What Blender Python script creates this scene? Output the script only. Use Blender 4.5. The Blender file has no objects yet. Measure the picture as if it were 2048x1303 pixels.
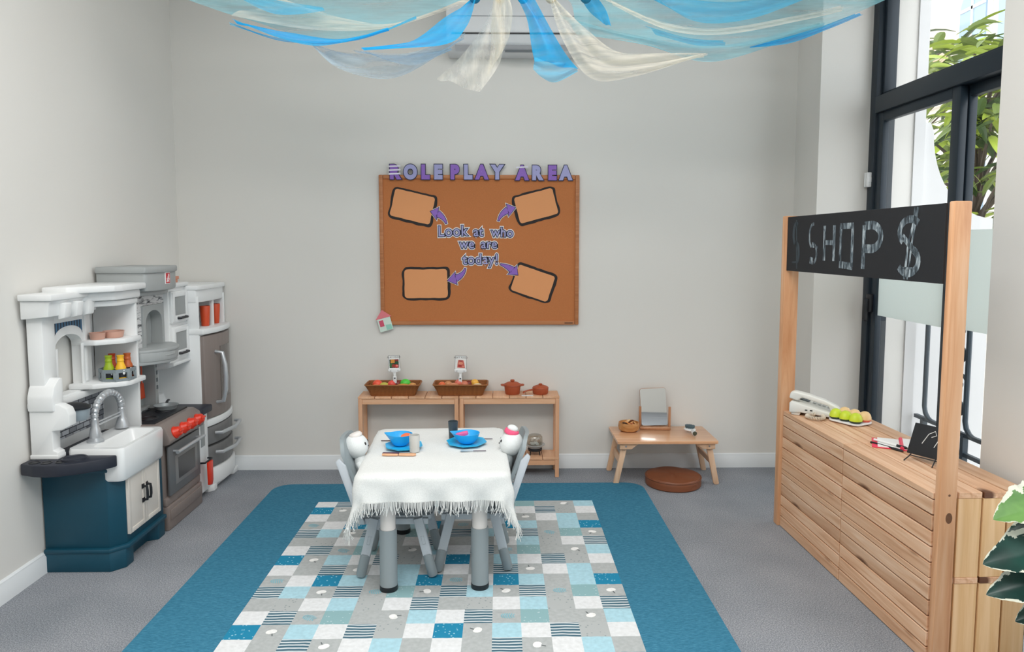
import bpy, bmesh, math, random
from mathutils import Vector, Matrix, noise
R = math.radians
scene = bpy.context.scene
col = scene.collection
rng = random.Random(7)

# ------------------------------------------------------------------ camera, world, lights, exposure
cam_d = bpy.data.cameras.new('camera')
cam = bpy.data.objects.new('camera', cam_d)
col.objects.link(cam)
cam.location = (0, 0, 1.375)
cam.rotation_euler = (R(90 - 4.8), 0, R(-0.952))
cam_d.sensor_width = 36
cam_d.sensor_fit = 'HORIZONTAL'
cam_d.lens = 36 * 1440 / 2048
cam_d.shift_y = -0.0208
cam_d.clip_start = 0.05
scene.camera = cam

world = bpy.data.worlds.new('sky')
scene.world = world
world.use_nodes = True
wn = world.node_tree
bg = wn.nodes['Background']
bg.inputs['Color'].default_value = (0.90, 0.955, 1.0, 1)
bg.inputs['Strength'].default_value = 2.3

vs = scene.view_settings
vs.view_transform = 'Standard'
vs.look = 'None'
vs.gamma = 1.0
vs.use_curve_mapping = False
vs.exposure = 0.35
scene.cycles.max_bounces = 10
scene.cycles.transparent_max_bounces = 24
scene.cycles.use_denoising = True

def lamp(name, loc, size, size_y, power, colour=(1, 1, 1), rot=(0, 0, 0), portal=False):
    d = bpy.data.lights.new(name, 'AREA')
    d.shape = 'RECTANGLE'
    d.size, d.size_y = size, size_y
    d.energy = power
    d.color = colour
    if portal:
        d.cycles.is_portal = True
    o = bpy.data.objects.new(name, d)
    o.location, o.rotation_euler = loc, rot
    col.objects.link(o)
    return o

# ceiling panels of the room
lamp('ceiling_lamp_rear', (-0.1, 0.3, 3.08), 2.4, 1.2, 66, (1.0, 0.985, 0.965))
lamp('ceiling_lamp_front', (-0.1, 2.1, 3.08), 2.2, 0.9, 30, (1.0, 0.985, 0.965))

# ------------------------------------------------------------------ colour and material helpers
def lin(c):
    if isinstance(c, str):
        c = tuple(int(c[i:i + 2], 16) for i in (0, 2, 4))
    return tuple(((v / 255) / 12.92 if v / 255 <= 0.04045 else ((v / 255 + 0.055) / 1.055) ** 2.4) for v in c) + (1,)

def new_mat(name):
    m = bpy.data.materials.new(name)
    m.use_nodes = True
    nt = m.node_tree
    return m, nt, nt.nodes['Principled BSDF']

def coords(nt, scale=(1, 1, 1), island=True):
    tc = nt.nodes.new('ShaderNodeTexCoord')
    mp = nt.nodes.new('ShaderNodeMapping')
    mp.inputs['Scale'].default_value = scale
    if island:
        g = nt.nodes.new('ShaderNodeNewGeometry')
        ml = nt.nodes.new('ShaderNodeMath'); ml.operation = 'MULTIPLY'; ml.inputs[1].default_value = 37.0
        nt.links.new(g.outputs['Random Per Island'], ml.inputs[0])
        ad = nt.nodes.new('ShaderNodeVectorMath'); ad.operation = 'ADD'
        nt.links.new(tc.outputs['Object'], ad.inputs[0])
        nt.links.new(ml.outputs[0], ad.inputs[1])
        nt.links.new(ad.outputs[0], mp.inputs['Vector'])
    else:
        nt.links.new(tc.outputs['Object'], mp.inputs['Vector'])
    return mp.outputs['Vector']

def ramp(nt, fac, stops, interp='LINEAR'):
    r = nt.nodes.new('ShaderNodeValToRGB')
    r.color_ramp.interpolation = interp
    els = r.color_ramp.elements
    els[0].position, els[0].color = stops[0][0], lin(stops[0][1])
    els[1].position, els[1].color = stops[-1][0], lin(stops[-1][1])
    for p, c in stops[1:-1]:
        e = els.new(p); e.color = lin(c)
    nt.links.new(fac, r.inputs['Fac'])
    return r.outputs['Color']

def noise_tex(nt, vec, scale, detail=4, dist=0.0, rough=0.55):
    n = nt.nodes.new('ShaderNodeTexNoise')
    n.inputs['Scale'].default_value = scale
    n.inputs['Detail'].default_value = detail
    n.inputs['Distortion'].default_value = dist
    n.inputs['Roughness'].default_value = rough
    nt.links.new(vec, n.inputs['Vector'])
    return n.outputs['Fac']

def bump(nt, bsdf, h, strength, dist=0.01):
    b = nt.nodes.new('ShaderNodeBump')
    b.inputs['Strength'].default_value = strength
    b.inputs['Distance'].default_value = dist
    nt.links.new(h, b.inputs['Height'])
    nt.links.new(b.outputs['Normal'], bsdf.inputs['Normal'])

def plain(name, c, rough=0.5, metal=0.0, var=0.04, scale=12, bmp=0.0, bscale=200, coat=0.0, spec=0.5):
    """one colour with a faint uneven mottling of its own"""
    m, nt, b = new_mat(name)
    v = coords(nt, island=False)
    base = lin(c)
    n = noise_tex(nt, v, scale, 3)
    mx = nt.nodes.new('ShaderNodeMix'); mx.data_type = 'RGBA'
    mx.inputs['A'].default_value = tuple(max(0, x * (1 - var)) for x in base[:3]) + (1,)
    mx.inputs['B'].default_value = tuple(min(1, x * (1 + var)) for x in base[:3]) + (1,)
    nt.links.new(n, mx.inputs['Factor'])
    nt.links.new(mx.outputs['Result'], b.inputs['Base Color'])
    b.inputs['Roughness'].default_value = rough
    b.inputs['Metallic'].default_value = metal
    b.inputs['Coat Weight'].default_value = coat
    b.inputs['Specular IOR Level'].default_value = spec
    if bmp:
        bump(nt, b, noise_tex(nt, v, bscale, 2), bmp, 0.004)
    return m

def wood(name, axis, tones, rough=0.5, knots=0.0, grain=26.0, coat=0.0):
    m, nt, b = new_mat(name)
    sc = [grain, grain, grain]; sc['xyz'.index(axis)] = 1.5
    v = coords(nt, sc)
    f = noise_tex(nt, v, 1.0, 5, 0.9)
    c = ramp(nt, f, [(0.28, tones[0]), (0.5, tones[1]), (0.72, tones[2])])
    # each board has its own tone
    g = nt.nodes.new('ShaderNodeNewGeometry')
    mr = nt.nodes.new('ShaderNodeMapRange')
    mr.inputs['To Min'].default_value = 0.86; mr.inputs['To Max'].default_value = 1.10
    nt.links.new(g.outputs['Random Per Island'], mr.inputs['Value'])
    mu = nt.nodes.new('ShaderNodeMix'); mu.data_type = 'RGBA'; mu.blend_type = 'MULTIPLY'
    mu.inputs['Factor'].default_value = 1.0
    nt.links.new(c, mu.inputs['A']); nt.links.new(mr.outputs['Result'], mu.inputs['B'])
    out = mu.outputs['Result']
    if knots:
        ks = [6.0, 6.0, 6.0]; ks['xyz'.index(axis)] = 2.6
        kv = coords(nt, ks)
        vo = nt.nodes.new('ShaderNodeTexVoronoi')
        vo.inputs['Scale'].default_value = 1.0
        nt.links.new(kv, vo.inputs['Vector'])
        kc = ramp(nt, vo.outputs['Distance'], [(0.0, (255, 255, 255)), (knots * 0.6, (255, 255, 255)), (knots, (0, 0, 0))])
        mk = nt.nodes.new('ShaderNodeMix'); mk.data_type = 'RGBA'
        nt.links.new(kc, mk.inputs['Factor']); nt.links.new(out, mk.inputs['A'])
        mk.inputs['B'].default_value = lin((96, 56, 30))
        out = mk.outputs['Result']
    nt.links.new(out, b.inputs['Base Color'])
    b.inputs['Roughness'].default_value = rough
    b.inputs['Coat Weight'].default_value = coat
    bump(nt, b, f, 0.08, 0.003)
    return m

def tulle(name, c, dens=0.6, streak=(2, 40, 6), lo=0.35):
    """net fabric: see-through between its threads, denser where it is gathered"""
    m, nt, b = new_mat(name)
    nt.nodes.remove(b)
    out = nt.nodes['Material Output']
    v = coords(nt, streak, island=False)
    f = noise_tex(nt, v, 1.0, 4, 0.3)
    mr = nt.nodes.new('ShaderNodeMapRange')
    mr.inputs['From Min'].default_value = 0.3; mr.inputs['From Max'].default_value = 0.7
    mr.inputs['To Min'].default_value = max(0, dens - lo * dens); mr.inputs['To Max'].default_value = min(1, dens + lo * (1 - dens) + 0.05)
    nt.links.new(f, mr.inputs['Value'])
    d = nt.nodes.new('ShaderNodeBsdfDiffuse'); d.inputs['Color'].default_value = lin(c)
    t = nt.nodes.new('ShaderNodeBsdfTranslucent'); t.inputs['Color'].default_value = lin(c)
    a = nt.nodes.new('ShaderNodeMixShader'); a.inputs[0].default_value = 0.5
    nt.links.new(d.outputs[0], a.inputs[1]); nt.links.new(t.outputs[0], a.inputs[2])
    tr = nt.nodes.new('ShaderNodeBsdfTransparent')
    mx = nt.nodes.new('ShaderNodeMixShader')
    nt.links.new(mr.outputs['Result'], mx.inputs[0])
    nt.links.new(tr.outputs[0], mx.inputs[1]); nt.links.new(a.outputs[0], mx.inputs[2])
    nt.links.new(mx.outputs[0], out.inputs['Surface'])
    return m

def glass(name, c=(255, 255, 255), amount=0.06, rough=0.02):
    m, nt, b = new_mat(name)
    nt.nodes.remove(b)
    out = nt.nodes['Material Output']
    g = nt.nodes.new('ShaderNodeBsdfGlossy'); g.inputs['Roughness'].default_value = rough
    tr = nt.nodes.new('ShaderNodeBsdfTransparent'); tr.inputs['Color'].default_value = lin(c)
    lw = nt.nodes.new('ShaderNodeLayerWeight'); lw.inputs['Blend'].default_value = 0.5
    pw = nt.nodes.new('ShaderNodeMath'); pw.operation = 'POWER'; pw.inputs[1].default_value = 5.0
    nt.links.new(lw.outputs['Facing'], pw.inputs[0])
    ad = nt.nodes.new('ShaderNodeMath'); ad.operation = 'MULTIPLY_ADD'
    ad.inputs[1].default_value = 0.8; ad.inputs[2].default_value = amount * 0.5
    nt.links.new(pw.outputs[0], ad.inputs[0])
    mx = nt.nodes.new('ShaderNodeMixShader')
    nt.links.new(ad.outputs[0], mx.inputs[0])
    nt.links.new(tr.outputs[0], mx.inputs[1]); nt.links.new(g.outputs[0], mx.inputs[2])
    nt.links.new(mx.outputs[0], out.inputs['Surface'])
    return m

# ------------------------------------------------------------------ mesh helpers
class MB:
    """collects shapes and links them as ONE mesh object"""
    def __init__(s):
        s.v, s.f, s.m, s.cur = [], [], [], 0
    def add(s, vs_, fs_, mtx=None):
        o = len(s.v)
        if mtx is not None:
            vs_ = [mtx @ Vector(p) for p in vs_]
        s.v += [tuple(p) for p in vs_]
        s.f += [tuple(i + o for i in f) for f in fs_]
        s.m += [s.cur] * len(fs_)
        return s
    def _bm(s, bm, bev, seg, mtx=None):
        if bev:
            bmesh.ops.bevel(bm, geom=bm.edges[:], offset=bev, segments=seg, profile=0.5, affect='EDGES', clamp_overlap=True)
        bm.verts.index_update()
        s.add([v.co.copy() for v in bm.verts], [[v.index for v in f.verts] for f in bm.faces], mtx)
        bm.free()
        return s
    def box(s, x0, x1, y0, y1, z0, z1, bev=0.0, seg=2, mtx=None):
        bm = bmesh.new()
        bmesh.ops.create_cube(bm, size=1)
        for v in bm.verts:
            v.co = Vector((x0 if v.co.x < 0 else x1, y0 if v.co.y < 0 else y1, z0 if v.co.z < 0 else z1))
        return s._bm(bm, bev, seg, mtx)
    def prism(s, pts, axis, a0, a1, bev=0.0, seg=2, mtx=None):
        bm = bmesh.new()
        def mk(p, a):
            return {'x': (a, p[0], p[1]), 'y': (p[0], a, p[1]), 'z': (p[0], p[1], a)}[axis]
        lo = [bm.verts.new(mk(p, a0)) for p in pts]
        hi = [bm.verts.new(mk(p, a1)) for p in pts]
        bm.faces.new(lo[::-1]); bm.faces.new(hi)
        n = len(pts)
        for i in range(n):
            bm.faces.new((lo[i], lo[(i + 1) % n], hi[(i + 1) % n], hi[i]))
        bmesh.ops.recalc_face_normals(bm, faces=bm.faces[:])
        return s._bm(bm, bev, seg, mtx)
    def lathe(s, prof, c=(0, 0, 0), seg=28, mtx=None, axis='z', sx=1.0, sy=1.0):
        vs_, fs_ = [], []
        for r, z in prof:
            for k in range(seg):
                a = 2 * math.pi * k / seg
                p = (r * math.cos(a) * sx, r * math.sin(a) * sy, z)
                if axis == 'x': p = (p[2], p[0], p[1])
                if axis == 'y': p = (p[0], p[2], p[1])
                vs_.append((p[0] + c[0], p[1] + c[1], p[2] + c[2]))
        for i in range(len(prof) - 1):
            for k in range(seg):
                k2 = (k + 1) % seg
                fs_.append((i * seg + k, i * seg + k2, (i + 1) * seg + k2, (i + 1) * seg + k))
        if prof[0][0] > 1e-6: fs_.append(tuple(range(seg))[::-1])
        if prof[-1][0] > 1e-6: fs_.append(tuple((len(prof) - 1) * seg + k for k in range(seg)))
        return s.add(vs_, fs_, mtx)
    def ball(s, c, rx, ry=None, rz=None, seg=20, rings=12, mtx=None):
        ry = rx if ry is None else ry; rz = rx if rz is None else rz
        prof = [(max(1e-7, math.sin(math.pi * i / rings)), -math.cos(math.pi * i / rings)) for i in range(rings + 1)]
        vs_, fs_ = [], []
        for r, z in prof:
            for k in range(seg):
                a = 2 * math.pi * k / seg
                vs_.append((c[0] + rx * r * math.cos(a), c[1] + ry * r * math.sin(a), c[2] + rz * z))
        for i in range(rings):
            for k in range(seg):
                k2 = (k + 1) % seg
                fs_.append((i * seg + k, i * seg + k2, (i + 1) * seg + k2, (i + 1) * seg + k))
        return s.add(vs_, fs_, mtx)
    def tube(s, pts, r, seg=10, closed=False, mtx=None, flat=1.0):
        pts = [Vector(p) for p in pts]
        n = len(pts)
        rs = r if isinstance(r, (list, tuple)) else [r] * n
        vs_, fs_ = [], []
        prev = None
        for i, p in enumerate(pts):
            if closed:
                t = pts[(i + 1) % n] - pts[i - 1]
            else:
                t = pts[min(i + 1, n - 1)] - pts[max(i - 1, 0)]
            t.normalize()
            if prev is None:
                up = Vector((0, 0, 1)) if abs(t.z) < 0.9 else Vector((1, 0, 0))
            else:
                up = prev
            a = t.cross(up); a.normalize()
            b = a.cross(t); b.normalize()
            prev = b
            for k in range(seg):
                w = 2 * math.pi * k / seg
                vs_.append(p + a * (math.cos(w) * rs[i]) + b * (math.sin(w) * rs[i] * flat))
        m = n if closed else n - 1
        for i in range(m):
            j = (i + 1) % n
            for k in range(seg):
                k2 = (k + 1) % seg
                fs_.append((i * seg + k, i * seg + k2, j * seg + k2, j * seg + k))
        if not closed:
            fs_.append(tuple(range(seg))[::-1]); fs_.append(tuple((n - 1) * seg + k for k in range(seg)))
        return s.add(vs_, fs_, mtx)
    def sheet(s, fn, nu, nv, mtx=None, wrap=False):
        vs_ = [fn(i / nu, j / nv) for i in range(nu + 1) for j in range(nv + 1)]
        fs_ = []
        for i in range(nu):
            for j in range(nv):
                a = i * (nv + 1) + j
                fs_.append((a, a + 1, a + nv + 2, a + nv + 1))
        return s.add(vs_, fs_, mtx)
    def build(s, name, mats, parent=None, off=(0, 0, 0), smooth=35, loc=None):
        me = bpy.data.meshes.new(name)
        me.from_pydata([(p[0] - off[0], p[1] - off[1], p[2] - off[2]) for p in s.v], [], s.f)
        mats = mats if isinstance(mats, (list, tuple)) else [mats]
        for m in mats: me.materials.append(m)
        me.polygons.foreach_set('material_index', s.m)
        bm = bmesh.new(); bm.from_mesh(me)
        bmesh.ops.recalc_face_normals(bm, faces=bm.faces[:])
        bm.to_mesh(me); bm.free()
        if smooth:
            me.shade_smooth()
            me.set_sharp_from_angle(angle=R(smooth))
        me.update()
        o = bpy.data.objects.new(name, me)
        if parent is not None: o.parent = parent
        if loc is not None: o.location = loc
        col.objects.link(o)
        return o

def tag(o, label=None, cat=None, group=None, kind=None):
    if label: o['label'] = label
    if cat: o['category'] = cat
    if group: o['group'] = group
    if kind: o['kind'] = kind
    return o

def thing(name, loc, label, cat, group=None, rz=0.0):
    o = bpy.data.objects.new(name, None)
    o.empty_display_size = 0.05
    o.location = loc
    o.rotation_euler = (0, 0, rz)
    col.objects.link(o)
    return tag(o, label, cat, group)

def single(mb, name, mats, label, cat, group=None, smooth=35):
    """a thing that is one mesh: its origin goes to the middle of its base"""
    xs = [p[0] for p in mb.v]; ys = [p[1] for p in mb.v]; zs = [p[2] for p in mb.v]
    c = ((min(xs) + max(xs)) / 2, (min(ys) + max(ys)) / 2, min(zs))
    o = mb.build(name, mats, None, off=c, smooth=smooth, loc=c)
    return tag(o, label, cat, group)

def copy_tree(o, parent=None):
    c = o.copy()
    col.objects.link(c)
    if parent is not None: c.parent = parent
    for ch in [x for x in bpy.data.objects if x.parent == o]:
        copy_tree(ch, c)
    return c

def struct(mb, name, mat, smooth=35):
    return tag(mb.build(name, mat, smooth=smooth), kind='structure')

def rotz(c, a):
    return Matrix.Translation(Vector(c)) @ Matrix.Rotation(a, 4, 'Z')

def rrect(x0, x1, y0, y1, r, seg=5):
    pts = []
    for cx, cy, a0 in ((x1 - r, y1 - r, 0), (x0 + r, y1 - r, 90), (x0 + r, y0 + r, 180), (x1 - r, y0 + r, 270)):
        for k in range(seg + 1):
            a = R(a0 + 90 * k / seg)
            pts.append((cx + r * math.cos(a), cy + r * math.sin(a)))
    return pts

def text_mesh(body, size, offset=0.0, depth=0.002, space=1.1):
    """glyphs of the built-in font as plain mesh data in the xy plane, centred; z is depth"""
    cu = bpy.data.curves.new('lettering', 'FONT')
    cu.body = body; cu.size = size; cu.offset = offset; cu.extrude = depth / 2
    cu.space_character = space
    cu.align_x = 'CENTER'; cu.align_y = 'CENTER'
    cu.resolution_u = 6
    o = bpy.data.objects.new('lettering', cu)
    col.objects.link(o)
    bpy.context.view_layer.update()
    dg = bpy.context.evaluated_depsgraph_get()
    me = bpy.data.meshes.new_from_object(o.evaluated_get(dg), depsgraph=dg)
    vs_ = [v.co.copy() for v in me.vertices]
    fs_ = [tuple(p.vertices) for p in me.polygons]
    bpy.data.objects.remove(o); bpy.data.curves.remove(cu); bpy.data.meshes.remove(me)
    return vs_, fs_

# ------------------------------------------------------------------ materials
WALL = plain('wall_paint', (222, 220, 215), 0.85, var=0.012, scale=2.5, bmp=0.03, bscale=90)
TRIMW = plain('white_trim_paint', (226, 230, 232), 0.45, var=0.01)
CEIL = plain('ceiling_paint', (225, 224, 220), 0.9, var=0.01)
FRAME = plain('dark_window_metal', (30, 42, 52), 0.42, var=0.03, spec=0.4)
WHITEP = plain('white_plastic', (232, 234, 234), 0.38, var=0.012, spec=0.45)
BLACK = plain('black_plastic', (26, 28, 33), 0.45, var=0.05)
PINE = ('c68a5c', 'd9a676', 'e8bd91')
PINE_X = wood('pine_along_x', 'x', PINE, 0.55)
PINE_Y = wood('pine_along_y', 'y', PINE, 0.55, knots=0.17)
PINE_Z = wood('pine_along_z', 'z', ('cf9058', 'dba36c', 'e6b683'), 0.5, knots=0.0)

# ------------------------------------------------------------------ setting
D = 4.345          # back wall
XL, XR = -1.92, 1.77
def carpet():
    m, nt, b = new_mat('grey_carpet')
    v = coords(nt, island=False)
    f = noise_tex(nt, v, 210, 4, 0, 0.85)
    f2 = noise_tex(nt, v, 2.2, 2)
    c = ramp(nt, f, [(0.30, '595f68'), (0.5, '9398a0'), (0.70, 'd2d6da')])
    c2 = ramp(nt, f2, [(0.3, (225, 226, 226)), (0.7, (255, 252, 250))])
    mu = nt.nodes.new('ShaderNodeMix'); mu.data_type = 'RGBA'; mu.blend_type = 'MULTIPLY'; mu.inputs['Factor'].default_value = 1
    nt.links.new(c, mu.inputs['A']); nt.links.new(c2, mu.inputs['B'])
    nt.links.new(mu.outputs['Result'], b.inputs['Base Color'])
    b.inputs['Roughness'].default_value = 0.95
    b.inputs['Specular IOR Level'].default_value = 0.15
    bump(nt, b, f, 0.5, 0.004)
    return m
struct(MB().box(XL - 0.2, 2.3, -2.6, D + 0.2, -0.1, 0.0), 'floor', carpet())
struct(MB().box(XL - 0.2, 2.3, -2.6, D + 0.2, 3.12, 3.25), 'ceiling', CEIL)
struct(MB().box(XL - 0.2, XL, -2.6, D + 0.2, -0.1, 3.12), 'wall_left', WALL)
struct(MB().box(XL, 2.3, D, D + 0.2, -0.1, 3.12), 'wall_back', WALL)
struct(MB().box(XL, 2.3, -2.6, -2.4, -0.1, 3.12), 'wall_rear', WALL)
mb = MB()
mb.box(XR, 2.3, 4.03, D, -0.1, 3.12)            # beyond the window
mb.box(XR, 2.3, 2.30, 2.57, -0.1, 3.12)         # pillar between the two windows
mb.box(XR, 2.3, -2.4, 0.2, -0.1, 3.12)
mb.box(XR, 2.3, 2.57, 4.03, -0.1, 0.06)         # below the sill
mb.box(XR, 2.3, 2.57, 4.03, 2.9, 3.12)
mb.box(XR, 2.3, 0.2, 2.30, 2.9, 3.12)
struct(mb, 'wall_right', WALL)
BB = [(0, 0), (0.016, 0), (0.016, 0.068), (0.011, 0.076), (0.011, 0.082), (0.004, 0.088), (0, 0.088)]
struct(MB().prism([(XL + p, q) for p, q in BB], 'y', -2.4, D), 'baseboard_left', TRIMW)
struct(MB().prism([(D - p, q) for p, q in BB], 'x', XL + 0.016, XR), 'baseboard_back', TRIMW)
mb = MB()
mb.prism([(XR - p, q) for p, q in BB], 'y', 2.30 - 0.016, 2.57)
mb.prism([(XR - p, q) for p, q in BB], 'y', 4.03, D - 0.016)
mb.prism([(2.30 - p, q) for p, q in BB], 'x', XR, 2.05)
struct(mb, 'baseboard_right', TRIMW)

# window: outer frame, upper fixed light, two sliding sashes
WX = 2.05
def window(name, y0, y1, z0, z1, zt, ym, with_hw):
    root = thing(name, (WX, (y0 + y1) / 2, z0), 'dark aluminium framed window with sliding sashes under a fixed light', 'window')
    del root['category']
    root['kind'] = 'structure'
    o = (WX, (y0 + y1) / 2, z0)
    f = MB()
    for a, b_ in ((y0, y0 + 0.06), (y1 - 0.06, y1)):
        f.box(WX, WX + 0.11, a, b_, z0, z1, 0.004)
    f.box(WX, WX + 0.11, y0, y1, z0, z0 + 0.05, 0.004)
    f.box(WX, WX + 0.11, y0, y1, z1 - 0.06, z1, 0.004)
    f.box(WX - 0.005, WX + 0.11, y0 + 0.06, y1 - 0.06, zt - 0.045, zt + 0.045, 0.005)
    for yy in (y0 + 0.06, y1 - 0.085):            # glazing beads of the fixed light
        f.box(WX + 0.03, WX + 0.09, yy, yy + 0.025, zt + 0.045, z1 - 0.06, 0.003)
    f.box(WX + 0.03, WX + 0.09, y0 + 0.06, y1 - 0.06, zt + 0.045, zt + 0.065, 0.003)
    f.build('window_frame', FRAME, root, o)
    MB().box(WX + 0.055, WX + 0.061, y0 + 0.07, y1 - 0.07, zt + 0.05, z1 - 0.07).build('window_pane', GLASS, root, o)
    zb, ztp = z0 + 0.05, zt - 0.045
    for k, (a, b_, x) in enumerate(((ym - 0.03, y1 - 0.06, WX + 0.012), (y0 + 0.06, ym + 0.03, WX + 0.055))):
        s_ = MB()
        s_.box(x, x + 0.036, a, a + 0.062, zb, ztp, 0.004)
        s_.box(x, x + 0.036, b_ - 0.062, b_, zb, ztp, 0.004)
        s_.box(x, x + 0.036, a + 0.062, b_ - 0.062, zb, zb + 0.06, 0.004)
        s_.box(x, x + 0.036, a + 0.062, b_ - 0.062, ztp - 0.05, ztp, 0.004)
        sash = s_.build('sash', FRAME, root, o)
        MB().box(x + 0.016, x + 0.020, a + 0.055, b_ - 0.055, zb + 0.05, ztp - 0.04).build('window_pane', GLASS, sash, o)
        MB().box(x + 0.0135, x + 0.0155, a + 0.062, b_ - 0.062, 0.985, 1.44).build('frosted_band', FROST, sash, o)
    if with_hw:
        h = MB()
        h.box(WX - 0.012, WX + 0.012, y1 - 0.10, y1 - 0.06, 1.00, 1.10, 0.004)
        h.box(WX - 0.035, WX - 0.010, y1 - 0.092, y1 - 0.070, 0.95, 1.075, 0.006)
        h.build('window_handle', BLACK, root, o)
        c = MB()
        c.box(WX - 0.02, WX, y1 - 0.052, y1 - 0.012, 1.715, 1.745, 0.004)
        for dy in (-0.05, -0.026):
            c.box(WX - 0.026, WX, y1 + dy, y1 + dy + 0.012, 1.69, 1.77, 0.004)
        c.build('safety_catch', WHITEP, root, o)
    return root
GLASS = glass('window_glass')
def frosted():
    m, nt, b = new_mat('frosted_film')
    nt.nodes.remove(b)
    out = nt.nodes['Material Output']
    t = nt.nodes.new('ShaderNodeBsdfTranslucent'); t.inputs['Color'].default_value = lin((228, 234, 232))
    d = nt.nodes.new('ShaderNodeBsdfDiffuse'); d.inputs['Color'].default_value = lin((226, 232, 230))
    mx = nt.nodes.new('ShaderNodeMixShader'); mx.inputs[0].default_value = 0.4
    nt.links.new(t.outputs[0], mx.inputs[1]); nt.links.new(d.outputs[0], mx.inputs[2])
    nt.links.new(mx.outputs[0], out.inputs['Surface'])
    return m
FROST = frosted()
window('window_1', 2.57, 4.03, 0.06, 2.9, 2.13, 3.285, True)
window('window_2', 0.2, 2.30, 0.0, 2.9, 2.13, 1.25, False)

# ------------------------------------------------------------------ outside the window
STUCCO = plain('cream_stucco', (212, 204, 190), 0.9, var=0.02, scale=3)
STUCCO2 = plain('white_render', (216, 216, 216), 0.9, var=0.015, scale=3)
EXTG = plain('blue_grey_window_glass', (150, 172, 190), 0.15, var=0.05)
mb = MB()
mb.box(2.05, 16, -6, 18, -1.2, -0.4)
tag(single(mb, 'street', plain('pale_paving', (205, 200, 192), 0.9), None, None), kind='structure')
# outer reveal of the window with the curved top of its side wall
mb = MB()
mb.box(2.3, 2.36, 4.02, 4.3, -0.4, 3.2)
pts = [(2.36, -0.4), (2.78, -0.4), (2.78, 1.52)]
for k in range(13):
    a = R(270 - 90 * k / 12)
    pts.append((2.78 + 0.36 * math.cos(a), 2.0 + 0.48 * math.sin(a) * 1.0))
pts += [(2.40, 2.05), (2.36, 2.05)]
mb.prism(pts, 'y', 4.04, 4.16)
struct(mb, 'wall_outer_reveal', STUCCO2)

fac = thing('house_facade', (9.0, 11.0, -0.4), 'cream house across the street with arched blue-grey windows', 'building')
fo = (9.0, 11.0, -0.4)
mb = MB(); mb.box(9.0, 9.4, 4.0, 22.0, -0.4, 12.0)
mb.box(8.86, 9.0, 4.0, 22.0, 4.15, 4.32, 0.02)
mb.build('facade_wall', STUCCO, fac, fo)
def arch_win(y, z0, z1, w):
    r = w / 2
    prof = [(y - r, z0), (y + r, z0), (y + r, z1 - r)] + [(y + r * math.cos(R(a)), z1 - r + r * math.sin(R(a))) for a in range(15, 180, 15)] + [(y - r, z1 - r)]
    big = [(y + (p - y) * 1.22, z0 - 0.06 + (q - z0) * 1.07) for p, q in prof]
    t = MB().prism(big, 'x', 8.95, 9.0).build('window_surround', STUCCO2, fac, fo)
    MB().prism(prof, 'x', 8.92, 8.95).build('window_pane', EXTG, t, fo)
    g = MB()
    g.box(8.90, 8.92, y - 0.025, y + 0.025, z0, z1)
    g.box(8.90, 8.92, y - r, y + r, z1 - r - 0.03, z1 - r + 0.03)
    g.build('glazing_bar', STUCCO2, t, fo)
for y, z0, z1, w in ((13.85, 4.5, 6.2, 0.75), (12.7, 4.6, 6.5, 0.85), (11.2, 4.6, 6.5, 0.85), (13.7, 1.4, 3.4, 0.8), (12.2, 1.4, 3.4, 0.8)):
    arch_win(y, z0, z1, w)
balc = MB()
balc.box(8.4, 9.0, 14.6, 16.2, 5.0, 5.15, 0.02); balc.box(8.4, 8.5, 14.6, 16.2, 5.7, 5.8, 0.02)
for k in range(8): balc.box(8.42, 8.48, 14.65 + k * 0.21, 14.72 + k * 0.21, 5.15, 5.7)
balc.build('balcony', plain('peach_stone', (226, 196, 168), 0.8), fac, fo)
tag(single(MB().tube([(6.0, 8.6, -0.4), (6.0, 8.6, 6.0)], 0.03), 'lamp_post', plain('grey_metal', (120, 128, 130), 0.5), 'slim grey pole standing in the street behind the leaves', 'pole'))

LEAF = [plain('leaf_%s' % n, c, 0.45, var=0.25, scale=6, spec=0.4) for n, c in (('yellow_green', (158, 176, 62)), ('olive', (112, 130, 60)), ('deep_green', (70, 92, 48)))]
for m_ in LEAF:
    b_ = m_.node_tree.nodes['Principled BSDF']
    b_.inputs['Transmission Weight'].default_value = 0.0
BARK = plain('brown_bark', (92, 78, 66), 0.8, var=0.2)
def leaf(mb, p, d, length, width, droop, roll):
    d = Vector(d).normalized()
    side = d.cross(Vector((0, 0, 1)))
    if side.length < 1e-3: side = Vector((1, 0, 0))
    side.normalize()
    side = (Matrix.Rotation(roll, 3, d) @ side)
    nrm = side.cross(d)
    rows = []
    n = 5
    pos = Vector(p)
    dd = d.copy()
    for i in range(n + 1):
        t = i / n
        w = width * math.sin(math.pi * min(1, 0.08 + t * 0.92)) ** 0.8 * (1 - 0.25 * t)
        rows.append((pos - side * w + nrm * w * 0.25, pos.copy(), pos + side * w + nrm * w * 0.25))
        dd = (dd + Vector((0, 0, -droop / n))).normalized()
        pos = pos + dd * (length / n)
    vs_ = [q for r_ in rows for q in r_]
    fs_ = []
    for i in range(n):
        a = i * 3
        fs_ += [(a, a + 1, a + 4, a + 3), (a + 1, a + 2, a + 5, a + 4)]
    mb.add(vs_, fs_)
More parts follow.
